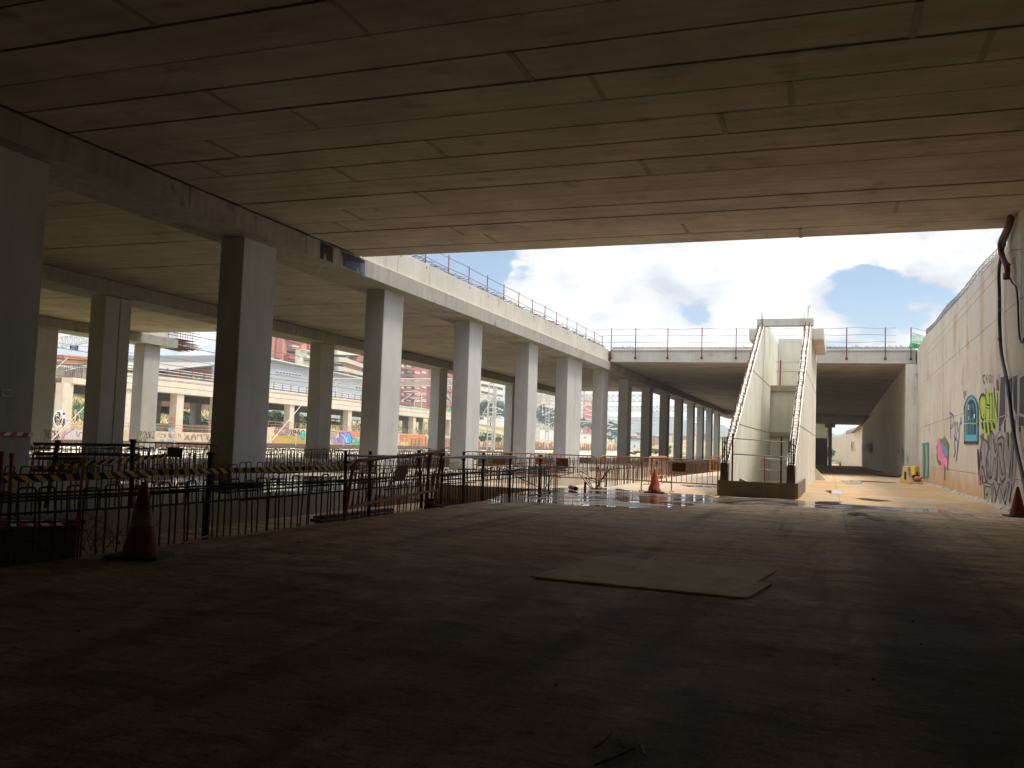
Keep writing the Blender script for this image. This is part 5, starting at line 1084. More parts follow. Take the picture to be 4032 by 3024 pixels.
mb.box(p[0] - .12, p[0] + .12, p[1] - .15, p[1] + .15, p[2] + .9, p[2] + 1.3); mb.tube([(p[0], p[1], p[2] + 1.3), (p[0], p[1], p[2] + 2.0)], .04, 5)
tag(mb.build('tripod', RUST_DK), 'dark tripod standing by the ballast left of the broad black faced column', 'tripod')
wires = [(-66, 7.4), (-66, 8.9), (-73, 7.5), (-73, 9.0), (-81, 7.4), (-81, 8.9), (-88, 8.9), (-60, 10.2), (-62, 11.6), (-90, 12.4)]
for i, (x, z) in enumerate(wires):
    mb = MB(); mb.tube([(x - (y - 40) * .03, y, z - (.35 * math.sin((y % 55) / 55 * math.pi) if i % 2 else .08)) for y in range(40, 400, 11)], .035, 4)
    tag(mb.build('catenary_wire', WIRE), 'thin dark overhead line running along the tracks', 'wire', 'overhead wires above the tracks')

# ================================================================== NEAR OBJECTS
# ---- water
def wet_sheet(name, px, z, m, label, jit=.12, seg=.5, seed=1, world=False):
    r = random.Random(seed); P = [np.array(p, float) if world else at(*p, 2, z)[:2] for p in px]; out = []
    for a, b in zip(P, P[1:] + P[:1]):
        n = max(1, int(np.hypot(*(b - a)) / seg)); d = (b - a) / (np.hypot(*(b - a)) + 1e-6); nn = np.array([-d[1], d[0]])
        for k in range(n): out.append(a + (b - a) * k / n + nn * r.uniform(-jit, jit))
    mb = MB(); mb.poly([(p[0], p[1], z) for p in out]); tag(mb.build(name, m, origin=(0, 0, 0)), label, 'puddle', kind='structure')
NP = [(1905, 1981), (2100, 1980), (2240, 1988), (2350, 1994), (2480, 1999), (2600, 2000), (2676, 1997), (2735, 1981), (2850, 1985), (3000, 1988), (3110, 1994), (3300, 2004), (3500, 2012), (3700, 2020), (3975, 2027),
      (3700, 2006), (3520, 1996), (3330, 1984), (3145, 1970), (3130, 1965), (2980, 1957), (2835, 1950), (2640, 1943), (2520, 1935), (2440, 1924), (2330, 1920), (2200, 1921), (2080, 1934), (1960, 1951)]
WET_FILM = mk_wet('thin wet film', dry=(0.30, 0.235, 0.165), wetlevel=0.45, sc=1.6)
k_ = NP.index((2735, 1981)); k2 = NP.index((2835, 1950))
wet_sheet('puddle', NP[:k_ + 1] + [(2830, 1952)] + NP[k2 + 1:], .004, WET, 'wide sheet of rainwater at the edge of the shade', .16, .55)
wet_sheet('puddle', NP[k_:k2 + 1], .003, WET_FILM, 'thin wet film along the edge of the shade', .16, .55, 3)
for i, q in enumerate([[(505, 1165), (690, 1163), (690, 1200), (560, 1202)], [(370, 1258), (515, 1256), (512, 1290), (400, 1292)], [(290, 1360), (515, 1362), (512, 1392), (300, 1386)], [(590, 1330), (700, 1328), (1000, 1360), (820, 1362)], [(690, 1165), (1015, 1185), (1000, 1200), (700, 1196)], [(820, 1085), (1060, 1110), (1000, 1125), (850, 1110)]]):
    wet_sheet('puddle', [(3100 + x * .4219, 1400 + y * .4219) for x, y in q], .005 if i < 4 else -.02, WET_CLAY, 'small puddle on the clay covered floor', .10, .4, 10 + i)
for i, q in enumerate([[(3335, 2020), (3385, 2018), (3420, 2026), (3450, 2034), (3478, 2050), (3440, 2052), (3410, 2042), (3370, 2032)], [(3570, 2041), (3605, 2043), (3600, 2047), (3575, 2046)], [(2680, 1908), (2830, 1914), (2825, 1920), (2700, 1916)]]):
    wet_sheet('puddle', q, .005, WET, 'small splash of rainwater on the floor', .07, .25, 30 + i)
wet_sheet('puddle', [(-18.6, 19), (-13.4, 17.5), (-12.5, 22), (-12.5, 29), (-14.2, 34), (-12.5, 40), (-12.4, 56), (-16.2, 58), (-16.3, 30), (-18.5, 27)], .003, WET, 'rainwater lying on the column platform', .5, .8, 40, world=True)

# ---- pedestrian barriers
def barrier(loc, rz, m, label, length=2.5, tilt=0.0, plate=True, group='pedestrian barriers across the passage', hh=1.1, r=.021):
    t = empty('pedestrian_barrier', (0, 0, 0), label, 'barrier', group); L = length / 2; mb = MB(); rc = .17
    arc = lambda cx, s: [(cx + s * rc * math.sin(a), 0, hh - rc + rc * math.cos(a)) for a in np.linspace(0, math.pi / 2, 5)]
    mb.tube([(-L, 0, .02), (-L, 0, hh - rc)] + arc(-L + rc, -1)[::-1] + arc(L - rc, 1) + [(L, 0, hh - rc), (L, 0, .02)], r, 7); mb.tube([(-L, 0, .34), (L, 0, .34)], r * .95, 7); mb.build('frame', m, t)
    mb = MB(); n = int(length / .165)
    for i in range(1, n): x = -L + length * i / n; mb.tube([(x, 0, .35), (x, 0, hh - .01)], .0095, 5)
    mb.build('infill_bars', m, t)
    if plate: mb = MB(); mb.box(-.22, .22, -.034, -.022, .70, .98); mb.build('plate', PLATE_BR, t)
    for x in (-L, L): mb = MB(); mb.tube([(x, -.22, .02), (x, 0, .045), (x, .22, .02)], r * .9, 6); mb.build('foot', m, t)
    t.location = loc; t.rotation_euler = (tilt, 0, rz); WLOC[t.name] = Vector(loc); return t
def between(p, q): return ((p[0] + q[0]) / 2, (p[1] + q[1]) / 2, p[2] if len(p) > 2 else 0), math.atan2(q[1] - p[1], q[0] - p[0]), math.hypot(q[0] - p[0], q[1] - p[1])
for p, q, m_, lab, pl_ in [((-5.74, 28.92, .004), (-3.30, 28.68), BARRIER_Y, 'rusty yellow barrier behind the orange cone, touching the stair base', True), ((-7.28, 29.46, .004), (-4.83, 29.16), BARRIER_Y, 'rusty yellow barrier with a yellow cap, left of the orange cone', False),
                           ((-9.75, 29.25, 0), (-7.30, 28.9), BARRIER_Y, 'rusty yellow barrier with a brown plate beside the bent bars', True), ((-11.9, 28.35, 0), (-9.55, 29.2), BARRIER_Y, 'rusty yellow barrier with a plate left of the bent bars, behind the tube railing', True)]:
    loc, rz, L = between(p, q); tb = barrier(loc, rz, m_, lab, 2.5, 0, pl_)
    if not pl_:
        mb = MB(); mb.tube([(-1.25, 0, .93), (-1.21, 0, 1.045), (-1.06, 0, 1.105)], .045, 7); mb.xf = None; o = mb.build('yellow_cap', YELLOW, tb, origin=(0, 0, 0)); o.location = (0, 0, 0)
barrier((-7.86, 15.35, -.02), R_(90), BARRIER_Y, 'long rusty barrier leaning among the reinforcing bars in the shade', 3.7, R_(9), True, 'pedestrian barriers across the passage', 1.16, .031).rotation_euler = (R_(9), R_(-2.5), R_(90))
barrier((-6.35, 35.2, 0), R_(84), mat('pinkish faded barrier', (.50, .24, .17), .6), 'pinkish barrier seen end-on behind the cone barrier', 2.5, 0, False)
for (x, y, rz, lab) in ((-4.6, 47.5, -4, 'bright orange barrier standing far back left of the stair tower'), (-4.2, 49.2, 3, 'bright orange barrier farther behind, partly hidden by the stair tower')): barrier((x, y, gz_(y)), R_(rz), BARRIER_O, lab, 2.5, 0, False)
g_ = lambda x, y: (x * .3617, 1700 + y * .3617)
p = at(*g_(820, 360), 2, .5); barrier((-17.9, 21.0, 0), R_(20), BARRIER_Y, 'dark rusty barrier on the platform at far left behind the striped tape', 2.5, 0, True)

# ---- traffic cones
def cone(x, y, z, hgt, m, label, rz=0.0, sleeve=False, base=.26, lean=(0, 0), crumple=0.0):
    t = empty('traffic_cone', (x, y, z), label, 'cone', 'traffic cones on the floor'); mb = MB(); b = base; prof = [(b * .68, .035), (b * .66, .07)] + [(b * .62 + (.035 - b * .62) * k, .10 + (hgt - .11) * k) for k in (.1, .25, .4, .55, .7, .85, 1)] + [(.03, hgt), (.001, hgt)]
    mb.lathe(prof, 20)
    if crumple:
        r = random.Random(4); mb.v = [(a * (1 + (crumple * math.sin(c * 28 + math.atan2(bb, a) * 3) if c < hgt * .45 else 0)), bb * (1 + (crumple * math.cos(c * 22 + 2 * math.atan2(bb, a)) if c < hgt * .45 else 0)), c) for a, bb, c in mb.v]
    mb.v = [(a + lean[0] * c, bb + lean[1] * c, c) for a, bb, c in mb.v]; mb.xf = lambda a, bb, c: (a + x, bb + y, c + z); mb.build('body', m, t, smooth=True)
    if sleeve:
        s_ = MB(lambda a, bb, c: (a + x, bb + y, c + z)); pr_ = lambda c: b * .62 + (.035 - b * .62) * ((c - .10) / (hgt - .11)) + .004
        s_.lathe([(pr_(c), c) for c in (hgt * .42, hgt * .52, hgt * .64)], 20); s_.build('sleeve', CONE_SLV, t, smooth=True)
    c_, s_ = math.cos(rz), math.sin(rz); mb = MB(lambda a, bb, c: (x + a * c_ - bb * s_, y + a * s_ + bb * c_, z + c)); mb.prism([(-b, -b + .06, 0), (-b + .06, -b, 0), (b - .06, -b, 0), (b, -b + .06, 0), (b, b - .06, 0), (b - .06, b, 0), (-b + .06, b, 0), (-b, b - .06, 0)], (0, 0, .04)); mb.build('base', BLACK_RUB, t); return t
cone(-7.4, 8.2, 0, .86, CONE_RED, 'grimy tall cone with a grey sleeve in the dark at left', .3, True, .30)
cone(-5.22, 28.3, .006, .76, CONE_OR, 'crumpled orange cone standing in the water before the barriers', .1, False, .31, (.02, 0), .12)
cone(4.56, 25.65, 0, .76, CONE_RED, 'dark red cone against the wall at the right edge', .2, False, .29)
cone(2.1, 172, -.82, .9, CONE_OR, 'tiny far cone in the tunnel opening', 0, False, .3)
t = cone(0, 0, 0, .72, CONE_OR, 'orange cone lying on its side by the yellow plastic barrier', 0, False, .24); t.location = (4.62, 54.0, gz_(54) + .20); t.rotation_euler = (R_(78), 0, R_(25))

# ---- plastic barrier blocks by the wall
def jersey(x, y, rz, m, label, L=1.1):
    c_, s_ = math.cos(rz), math.sin(rz); z = gz_(y); mb = MB(lambda a, b, c: (x + a * c_ - b * s_, y + a * s_ + b * c_, z + c))
    mb.prism([(-.32, 0, 0), (.32, 0, 0), (.32, 0, .12), (.17, 0, .36), (.12, 0, .88), (.09, 0, .92), (-.09, 0, .92), (-.12, 0, .88), (-.17, 0, .36), (-.32, 0, .12)], (0, L, 0))
    t = empty('plastic_barrier', (x, y, z), label, 'barrier', 'plastic barrier blocks by the wall'); mb.build('shell', m, t, bevel=.02)
    mb = MB(lambda a, b, c: (x + a * c_ - b * s_, y + a * s_ + b * c_, z + c)); mb.box(-.05, .05, -.012, -.002, .2, .62); mb.build('slot', WOOD_DK, t)
    mb = MB(lambda a, b, c: (x + a * c_ - b * s_, y + a * s_ + b * c_, z + c)); mb.box(.26, .328, .25, .45, .02, .10); mb.box(.26, .328, .65, .85, .02, .10); mb.build('foot_notch', WOOD_DK, t)
jersey(3.95, 52.4, R_(-12), JERSEY, 'cream plastic barrier block standing before the far pilaster'); jersey(4.78, 55.2, R_(12), JERSEY_Y, 'yellow plastic barrier block tucked behind the cream one')
mb = MB(); mb.box(4.1, 4.75, 51.3, 51.9, gz_(51), gz_(51) + .10); tag(mb.build('concrete_offcut', CONC_SLAB), 'flat pale concrete offcut below the fallen cone', 'block')

# ---- rows of reinforcing hoops
def hoop_mesh(h, w, r, seed):
    q = random.Random(seed); mb = MB(); a = .035; j = lambda: q.uniform(-.012, .012); dx = q.uniform(-.03, .03)
    mb.tube([(0, -w / 2, -.05), (j(), -w / 2 + j(), h * .5), (dx, -w / 2, h - a), (dx, -w / 2 + a * .3, h - a * .3), (dx, -w / 2 + a, h), (dx, w / 2 - a, h), (dx, w / 2 - a * .3, h - a * .3), (dx, w / 2, h - a), (j(), w / 2 + j(), h * .5), (0, w / 2, -.05)], r, 5); return mb
def rebar_row(x, y0, y1, pitch, z, label, h=.78, w=.19, r=.013, bars=(.52, .66), parts=True, seed=0, group='rows of starter bars beside the trench', extra=True):
    q = random.Random(seed); t = empty('rebar_row', (x, (y0 + y1) / 2, z), label, 'reinforcing bars', group); c = np.array([x, (y0 + y1) / 2, z]); ys_ = np.arange(y0, y1, pitch)
    if parts:
        protos = []
        for k in range(5): protos.append(hoop_mesh(h * (1 + .03 * math.sin(k * 2.3)), w, r, seed * 10 + k).build('hoop', RUST, t, origin=(0, 0, 0)))
        for i, y in enumerate(ys_):
            o = protos[i] if i < 5 else protos[q.randrange(5)].copy()
            if i >= 5: COL.objects.link(o); o.parent = t
            o.location = (q.uniform(-.03, .03), y - c[1] + q.uniform(-.03, .03), 0); o.rotation_euler = (q.uniform(-.035, .035), q.uniform(-.03, .03), q.uniform(-.2, .2))
    else:
        mb = MB()
        for i, y in enumerate(ys_):
            hm_ = hoop_mesh(h * q.uniform(.95, 1.04), w, r, seed * 7 + i % 6); dx, dy = q.uniform(-.03, .03), q.uniform(-.04, .04); mb.add([(a + x + dx, b + y + dy, cc + z) for a, b, cc in hm_.v], hm_.f)
        mb.build('hoops', RUST, t)
    mb = MB()
    for k, bz in enumerate(bars):
        y = y0 - .3
        while y < y1: L = q.uniform(3.5, 6); mb.tube([(x + q.uniform(-.1, .1), y, z + bz + q.uniform(-.05, .05)), (x + q.uniform(-.08, .08), y + L * .5, z + bz + q.uniform(-.03, .03)), (x + q.uniform(-.1, .1), min(y1 + .2, y + L), z + bz + q.uniform(-.05, .05))], r * 1.1, 5); y += L * .82
    mb.build('lacing_bars', RUST_DK, t); return t
rebar_row(-8.0, 6.3, 26.7, .295, 0, 'dark near row of bent bar hoops running along the edge of the shaded floor', .79, .19, .0125, (.50, .63, .68, .73), True, 1)
rebar_row(-12.2, 7.2, 26.9, .30, 0, 'second row of bar hoops on the far side of the trench', .80, .19, .0125, (.58, .66), True, 2)
rebar_row(-7.42, 29.7, 73, .44, 0, 'row of rusty hoops receding past the stair tower along the lit floor', .74, .22, .014, (.6,), True, 3)
rebar_row(-12.2, 30.3, 66, .42, 0, 'row of hoops on the platform edge behind the barriers', .78, .22, .014, (.6,), True, 4)
rebar_row(-19.45, 8, 64, .30, 0, 'long row of hoops behind the front columns', .80, .2, .014, (.7,), False, 5)
rebar_row(-25.35, 8, 64, .30, 0, 'farther long row of hoops near the second row columns', .80, .2, .016, (.7,), False, 6)
rebar_row(-33.1, 20, 90, .5, -.2, 'farthest row of hoops at the edge of the rail yard', .80, .3, .016, (.7,), False, 7)
# bent loose bars where the row ends
mb = MB(); Z3 = wfr(.4521, 1800, 1200)
for pts_ in [[(1165, 1600), (1060, 1475), (1065, 1450), (1130, 1480)], [(1175, 1605), (1110, 1500), (1150, 1525), (1235, 1560)], [(1185, 1605), (1150, 1540), (1140, 1500), (1260, 1545), (1290, 1500)], [(1200, 1605), (1320, 1440), (1330, 1420)], [(1190, 1610), (1250, 1600)], [(1215, 1600), (1290, 1460), (1350, 1455)]]:
    g0 = at(*Z3(1185, 1607), 2, 0); mb.tube([(lambda p: (p[0], p[1] + .04 * k, max(.01, p[2])))(at(*Z3(*q), 1, g0[1])) for k, q in enumerate(pts_)], .014, 5)
tag(mb.build('bent_bars', RUST_DK), 'tangle of loose bent bars at the gap between two barriers', 'reinforcing bars')
mb = MB(); LL = wfr(.4747, 1200, 1750)
for pts_ in [[(1740, 260), (2040, 415)], [(1960, 415), (2110, 200)], [(1700, 230), (1960, 185), (2060, 190), (2110, 205)], [(1750, 245), (1980, 232), (2030, 260), (2025, 415)], [(1300, 205), (1720, 225)], [(2080, 420), (1850, 430)]]:
    mb.tube([(lambda p: (p[0], p[1], max(.01, p[2])))(at(*LL(*q), 0, -7.75)) for q in pts_], .013, 5)
tag(mb.build('bent_bars', RUST_DK), 'slack loose bars drooping at the far end of the near hoop row', 'reinforcing bars')

# ---- tube railing beside the near row
t = empty('guard_rail', (-8.12, 18, 0), 'dark post railing with grey tubes among the near reinforcing bars', 'railing')
for y, dx, hh in ((14.0, 0, 1.2), (14.95, -.05, 1.2), (17.25, .05, 1.15), (17.7, -.25, 1.22), (18.15, .0, 1.17), (19.55, -.05, 1.2), (20.7, 0, 1.18), (22.7, 0, 1.15), (25.3, 0, 1.12)):
    mb = MB(); mb.tube([(-8.12 + dx, y, -.05), (-8.12 + dx * 1.5 + random.uniform(-.03, .03), y + random.uniform(-.05, .05), hh)], .032, 6); mb.box(-8.16 + dx * 1.5, -8.08 + dx * 1.5, y - .05, y + .05, .98, 1.02); mb.build('post', MAROON, t)
for y0, y1, z0, z1 in ((13.9, 16.9, 1.13, 1.08), (15.1, 18.4, 1.09, 1.07), (17.2, 20.0, 1.05, 1.1), (18.0, 21.2, 1.07, 1.06), (19.4, 23.0, 1.10, 1.08), (19.9, 25.5, 1.04, 1.03)):
    mb = MB(); mb.tube([(-8.06, y0, z0), (-8.06, y1, z1)], .024, 7); mb.build('tube', GREY_TUBE, t)
# stakes
for fr, X, p0, p1, m_, lab, rr in [(g_, -8.7, (14, 248), (8, 1100), RED_PAINT, 'red stake at the left frame edge', .022), (g_, -9.0, (123, 265), (126, 900), RED_PAINT, 'upright red stake second from the left edge', .022), (g_, -8.75, (912, 310), (808, 1080), RED_PAINT, 'leaning red stake with a pale top in the trench', .018),
                                   (g_, -13.5, (1322, 165), (1318, 400), BARRIER_O, 'thin orange stake behind the striped tape', .02), (g_, -13.2, (630, 112), (525, 420), MAROON, 'dark rusty post leaning left at far left', .04), (g_, -12.6, (1448, 100), (1440, 560), MAROON, 'maroon post with a slanted top behind the near cone', .05), (wfr(.4521, 0, 1700), -9.8, (1836, 195), (1806, 600), BLACK_RUB, 'black post standing before the broad black faced column', .05)]:
    a_, b_ = at(*fr(*p0), 0, X), at(*fr(*p1), 0, X); b_[2] = min(b_[2], -.49 if X > -12 else 0); mb = MB(); mb.tube([tuple(b_), tuple(a_)], rr, 6); mb.tube([tuple(a_ + np.array([0, 0, -.02])), tuple(a_ + np.array([0, 0, .035]))], rr * 1.35, 6); tag(mb.build('stake', m_), lab, 'stake', 'stakes by the trench')
# bars lying across on the platform side at far left
mb = MB()
for y0, y1 in (((370, 130), (1430, 145)), ((370, 240), (1500, 245)), ((380, 290), (920, 295)), ((330, 420), (780, 425)), ((700, 330), (920, 330))): mb.tube([at(*g_(*y0), 0, -13.0), at(*g_(*y1), 0, -13.0)], .026, 5)
tag(mb.build('loose_bars', RUST_DK), 'loose long bars laid across the hoops at far left behind the tape', 'reinforcing bars')

# ---- striped tapes
def tape(px, X, w, m2, label, fr, pitch=.16, group='striped warning tapes', slant=.10):
    P = [np.array(at(*fr(*p), 0, X)) for p in px]; mb = MB(); L = 0; seg = []
    for a, b in zip(P, P[1:]): seg.append((L, a, b)); L += np.linalg.norm(b - a)
    def pt(s):
        for s0, a, b in seg:
            l = np.linalg.norm(b - a)
            if s <= s0 + l or (s0, a, b) is seg[-1]: return a + (b - a) * ((s - s0) / l)
    n = int(L / pitch)
    for i in range(n):
        mb.cur = i % 2; s0, s1 = i * pitch, (i + 1) * pitch; tw = .03 * math.sin(i * .4)
        a, b, c, d = pt(s0), pt(s1), pt(min(L, s1 + slant)), pt(min(L, s0 + slant))
        mb.quad(a + [tw, 0, -w / 2], b + [tw, 0, -w / 2], c + [-tw, 0, w / 2], d + [-tw, 0, w / 2])
    tag(mb.build('warning_tape', m2), label, 'tape', group)
V6 = wfr(.4521, 0, 1700)
tape([(-60, 420), (500, 402), (1100, 370), (1500, 352), (2212, 330), (2700, 318), (3130, 312)], -9.6, .085, [YELLOW, BLACKP], 'long yellow and black tape stretched through the near bars', V6, .115, slant=-.09)
tape([(250, 335), (500, 308), (760, 275), (1100, 245), (1455, 205)], -13.4, .09, [YELLOW, BLACKP], 'shorter yellow and black tape rising to a concrete plinth', V6, .12)
tape([(35, 1000), (400, 995), (800, 985)], -9.2, .075, [TAPE_R, WHITE], 'red and white tape low in the trench at left', g_, .11, slant=-.07)
tape([(-40, 852), (200, 860), (432, 865)], -16.9, .085, [TAPE_R, WHITE], 'red and white tape wrapped across the nearest column', wfr(.3135, 0, 1440), .15)

# ---- things in and around the trench
def plank(a, b, w, th, z, m, name, label, group=None):
    a, b = np.array(a[:2], float), np.array(b[:2], float); d = (b - a) / np.hypot(*(b - a)); n = np.array([-d[1], d[0]]) * w / 2
    mb = MB(); c = [a - n, b - n, b + n, a + n]; mb.prism([(p[0], p[1], z) for p in c], (0, 0, th)); tag(mb.build(name, m), label, 'plank', group); 
for i, (x, y0, y1, z) in enumerate(((-11.0, 17.6, 21.0, -.5), (-10.75, 17.4, 20.6, -.5), (-11.3, 18.2, 21.6, -.5), (-10.9, 17.7, 20.9, -.43))):
    plank((x, y0), (x + .1, y1), .22, .065, z, WOOD_DK, 'timber_plank', ['dark plank in the trench stack, middle of its bottom layer', 'dark plank in the trench stack, nearest the hoops', 'dark plank in the trench stack, farthest across', 'dark plank lying on top of the trench stack'][i], 'planks stacked in the trench')
a_, b_ = at(0, 2026, 0, -9.6), at(245, 2040, 0, -9.6); mb = MB(); mb.hexa([(-9.75, a_[1] - 1, a_[2] - .05), (-9.2, a_[1] - 1, a_[2] - .05), (-9.2, b_[1], b_[2] - .05), (-9.75, b_[1], b_[2] - .05), (-9.75, a_[1] - 1, a_[2]), (-9.2, a_[1] - 1, a_[2]), (-9.2, b_[1], b_[2]), (-9.75, b_[1], b_[2])]); mb.box(-9.7, -9.25, a_[1] - .9, b_[1] - .1, -.5, min(a_[2], b_[2]) - .06); tag(mb.build('dark_box', WOOD_DK), 'long black box in the trench at the left edge, with a tape across', 'box')
for x, lab in ((-10.45, 'black wedge shaped plate in the trench, nearer'), (-12.05, 'brown wedge shaped plate against the trench wall')):
    mb = MB(); mb.prism([(x, 22.4, -.5), (x, 26.6, -.5), (x, 22.4, -.16)], (.35 if x > -11 else .06, 0, 0)); tag(mb.build('steel_wedge', RUST_DK if x > -11 else PLATE_BR), lab, 'wedge')
mb = MB(); p0 = at(493, 1776, 2, .62); mb.box(-21.9, -20.5, 20.6, 21.6, 0, .62); tag(mb.build('concrete_plinth', CONC), 'low grey concrete plinth at the end of the rising tape', 'plinth')
mb = MB(); q = random.Random(8); c = at(*g_(960, 1210), 2, .1)
for i in range(70):
    a = q.uniform(0, 6.28); L = q.uniform(.15, .55); x, y = -8.35 + q.uniform(-.45, .35), 8.1 + q.uniform(-.7, .8); mb.tube([(x, y, 0), (x + .5 * L * math.cos(a), y + .5 * L * math.sin(a), L * .6), (x + L * math.cos(a), y + L * math.sin(a), L * q.uniform(.4, .9))], .004, 3)
tag(mb.build('dry_brush', mat('dead stalks', (.14, .10, .06), .9)), 'dead brush growing round the near hoops by the grimy cone', 'weeds', kind='stuff')
a_, b_ = at(720, 2141, 2, .02), at(832, 2106, 2, .02); mb = MB(); mb.tube([tuple(a_), tuple(b_)], .014, 6); tag(mb.build('red_stick', RED_PAINT), 'red stick lying on the floor by the near hoops', 'stick')
for i, (fr, p, q_, rr, lab) in enumerate([(Z3, (985, 1588), (1035, 1602), .07, 'short red pipe lying by the wet floor edge'), (Z3, (1112, 1590), (1114, 1612), .04, 'tiny red stub standing beside the bent bars')]):
    a_, b_ = at(*fr(*p), 2, .08), at(*fr(*q_), 2, .08); mb = MB(); mb.tube([tuple(a_), tuple(b_)] if i == 0 else [(b_[0], b_[1], 0), (b_[0], b_[1], .32)], rr, 8); tag(mb.build('red_pipe', RED_PAINT), lab, 'pipe')
mb = MB(); p = at(*Z3(760, 1490), 2, .1); mb.tube([(p[0] + .7 * math.cos(t_), p[1] + .5 * math.sin(t_), .06 + .02 * k_) for k_, t_ in enumerate(np.linspace(0, 12.5, 26) % 6.283) if True], .045, 6); tag(mb.build('coiled_hose', mat('dusky pink hose', (.15, .07, .08), .8)), 'dusky pink coiled hose on the platform behind the bent bars', 'hose')

# ---- plywood sheet, twigs, crumbs
PW = [(-3.0, 9.15), (-2.75, 11.35), (-.58, 11.26), (-.72, 10.14), (-.56, 10.13), (-.73, 9.02)]
mb = MB(); mb.prism([(x, y, .007 + .004 * math.sin(x * 1.3)) for x, y in PW], (0, 0, .016)); tag(mb.build('plywood_sheet', PLY), 'pale plywood sheet with a notched corner lying on the dark floor', 'board')
S_ = wfr(.6329, 1900, 2100)
for i, (ln, lab) in enumerate([([(700, 1440), (800, 1400), (945, 1335)], 'long dry twig at the bottom of the frame'), ([(690, 1335), (760, 1290), (800, 1245)], 'thin twig just left of the pale splinter'), ([(965, 1258), (985, 1310), (1012, 1378)], 'pale splinter of wood on the near floor'), ([(850, 1285), (880, 1330)], 'tiny twig between the pale splinter and the thin twig')]):
    mb = MB(); mb.tube([tuple(at(*S_(*p), 2, .012)) for p in ln], [.006] * len(ln), 5); tag(mb.build('twig', mat('bleached twig', (.30, .25, .18), .9) if i == 2 else BARK), lab, 'twig')
mb = MB(); q = random.Random(21)
for _ in range(260):
    x, y = q.uniform(-7.6, 4.6), q.uniform(2.5, 26); s = .004 + .014 * q.random() ** 3; k = len(mb.v)
    mb.add([(x - s, y - s * .7, 0), (x + s, y - s * .5, 0), (x + s * .6, y + s, 0), (x - s * .6, y + s * .8, 0), (x, y, s * q.uniform(.6, 1.2))], [(0, 1, 4), (1, 2, 4), (2, 3, 4), (3, 0, 4)])
tag(mb.build('floor_grit', mat('dark crumbs', (.07, .055, .04), .9, var=.5, scale=3), origin=(0, 0, 0)), 'scattered crumbs of concrete and grit on the floor', 'grit', kind='stuff')

# ---- hoses on the right wall
HZ = [(4.72, 27.0, 8.05), (4.70, 27.28, 7.86), (4.66, 27.86, 7.61), (4.66, 28.47, 7.28), (4.68, 28.92, 6.91), (4.70, 28.97, 6.25), (4.70, 28.98, 5.55), (4.70, 28.89, 5.07), (4.70, 28.65, 4.46), (4.70, 27.72, 3.48), (4.69, 27.15, 2.6), (4.68, 26.61, 1.9), (4.66, 25.71, 1.16), (4.6, 24.7, .55), (4.55, 23.6, .12), (4.5, 22.0, .06)]
def smooth(pts, n=4):
    P = [np.array(p) for p in pts]; P = [2 * P[0] - P[1]] + P + [2 * P[-1] - P[-2]]; out = []
    for i in range(1, len(P) - 2):
        for t in np.linspace(0, 1, n, endpoint=False): out.append(.5 * ((2 * P[i]) + (-P[i - 1] + P[i + 1]) * t + (2 * P[i - 1] - 5 * P[i] + 4 * P[i + 1] - P[i + 2]) * t * t + (-P[i - 1] + 3 * P[i] - 3 * P[i + 1] + P[i + 2]) * t ** 3))
    return out + [P[-2]]
ho = empty('black_hose', (4.7, 28, 4), 'thick black hose hanging down the graffiti wall', 'hose'); mb = MB(); mb.tube(smooth(HZ), .048, 10); mb.build('tube', BLACK_RUB, ho, smooth=True)
mb = MB()
for z in (6.1, 5.75, 4.9): mb.tube([(4.70, 28.96, z), (4.70, 28.97, z + .11)], .0505, 10)
mb.build('tape_bands', mat('olive tape band', (.10, .085, .03), .6), ho)
RP = [(4.66, 27.0, 8.1), (4.62, 27.26, 7.86), (4.60, 28.17, 7.62), (4.62, 27.99, 7.19), (4.64, 27.4, 6.75), (4.64, 27.52, 6.46)]
rp = empty('red_corrugated_pipe', (4.62, 27.6, 7), 'dusky red corrugated pipe end hanging at the top of the wall behind the hose', 'pipe'); P = smooth(RP, 14); mb = MB(); mb.tube(P, [.075 + (.006 if i % 2 else -.004) for i in range(len(P))], 12); mb.build('tube', mat('dusky red plastic', (.16, .055, .06), .6), rp)
mb = MB(); mb.tube([P[-1] + np.array([0, 0, .16]), P[-1] + np.array([0, 0, -.01])], .088, 12); mb.build('collar', MAROON, rp)
cb = MB(); cb.tube(smooth([(4.74, 27.6, 6.9), (4.75, 27.94, 6.71), (4.75, 27.3, 6.3), (4.75, 26.82, 6.1), (4.75, 26.62, 5.74), (4.76, 26.58, 5.2), (4.76, 26.43, 4.69), (4.76, 26.13, 4.51), (4.76, 25.8, 4.6)]), .026, 7); tag(cb.build('power_cable', BLACK_RUB, smooth=True), 'thin dark cable curling under the corrugated pipe', 'cable')

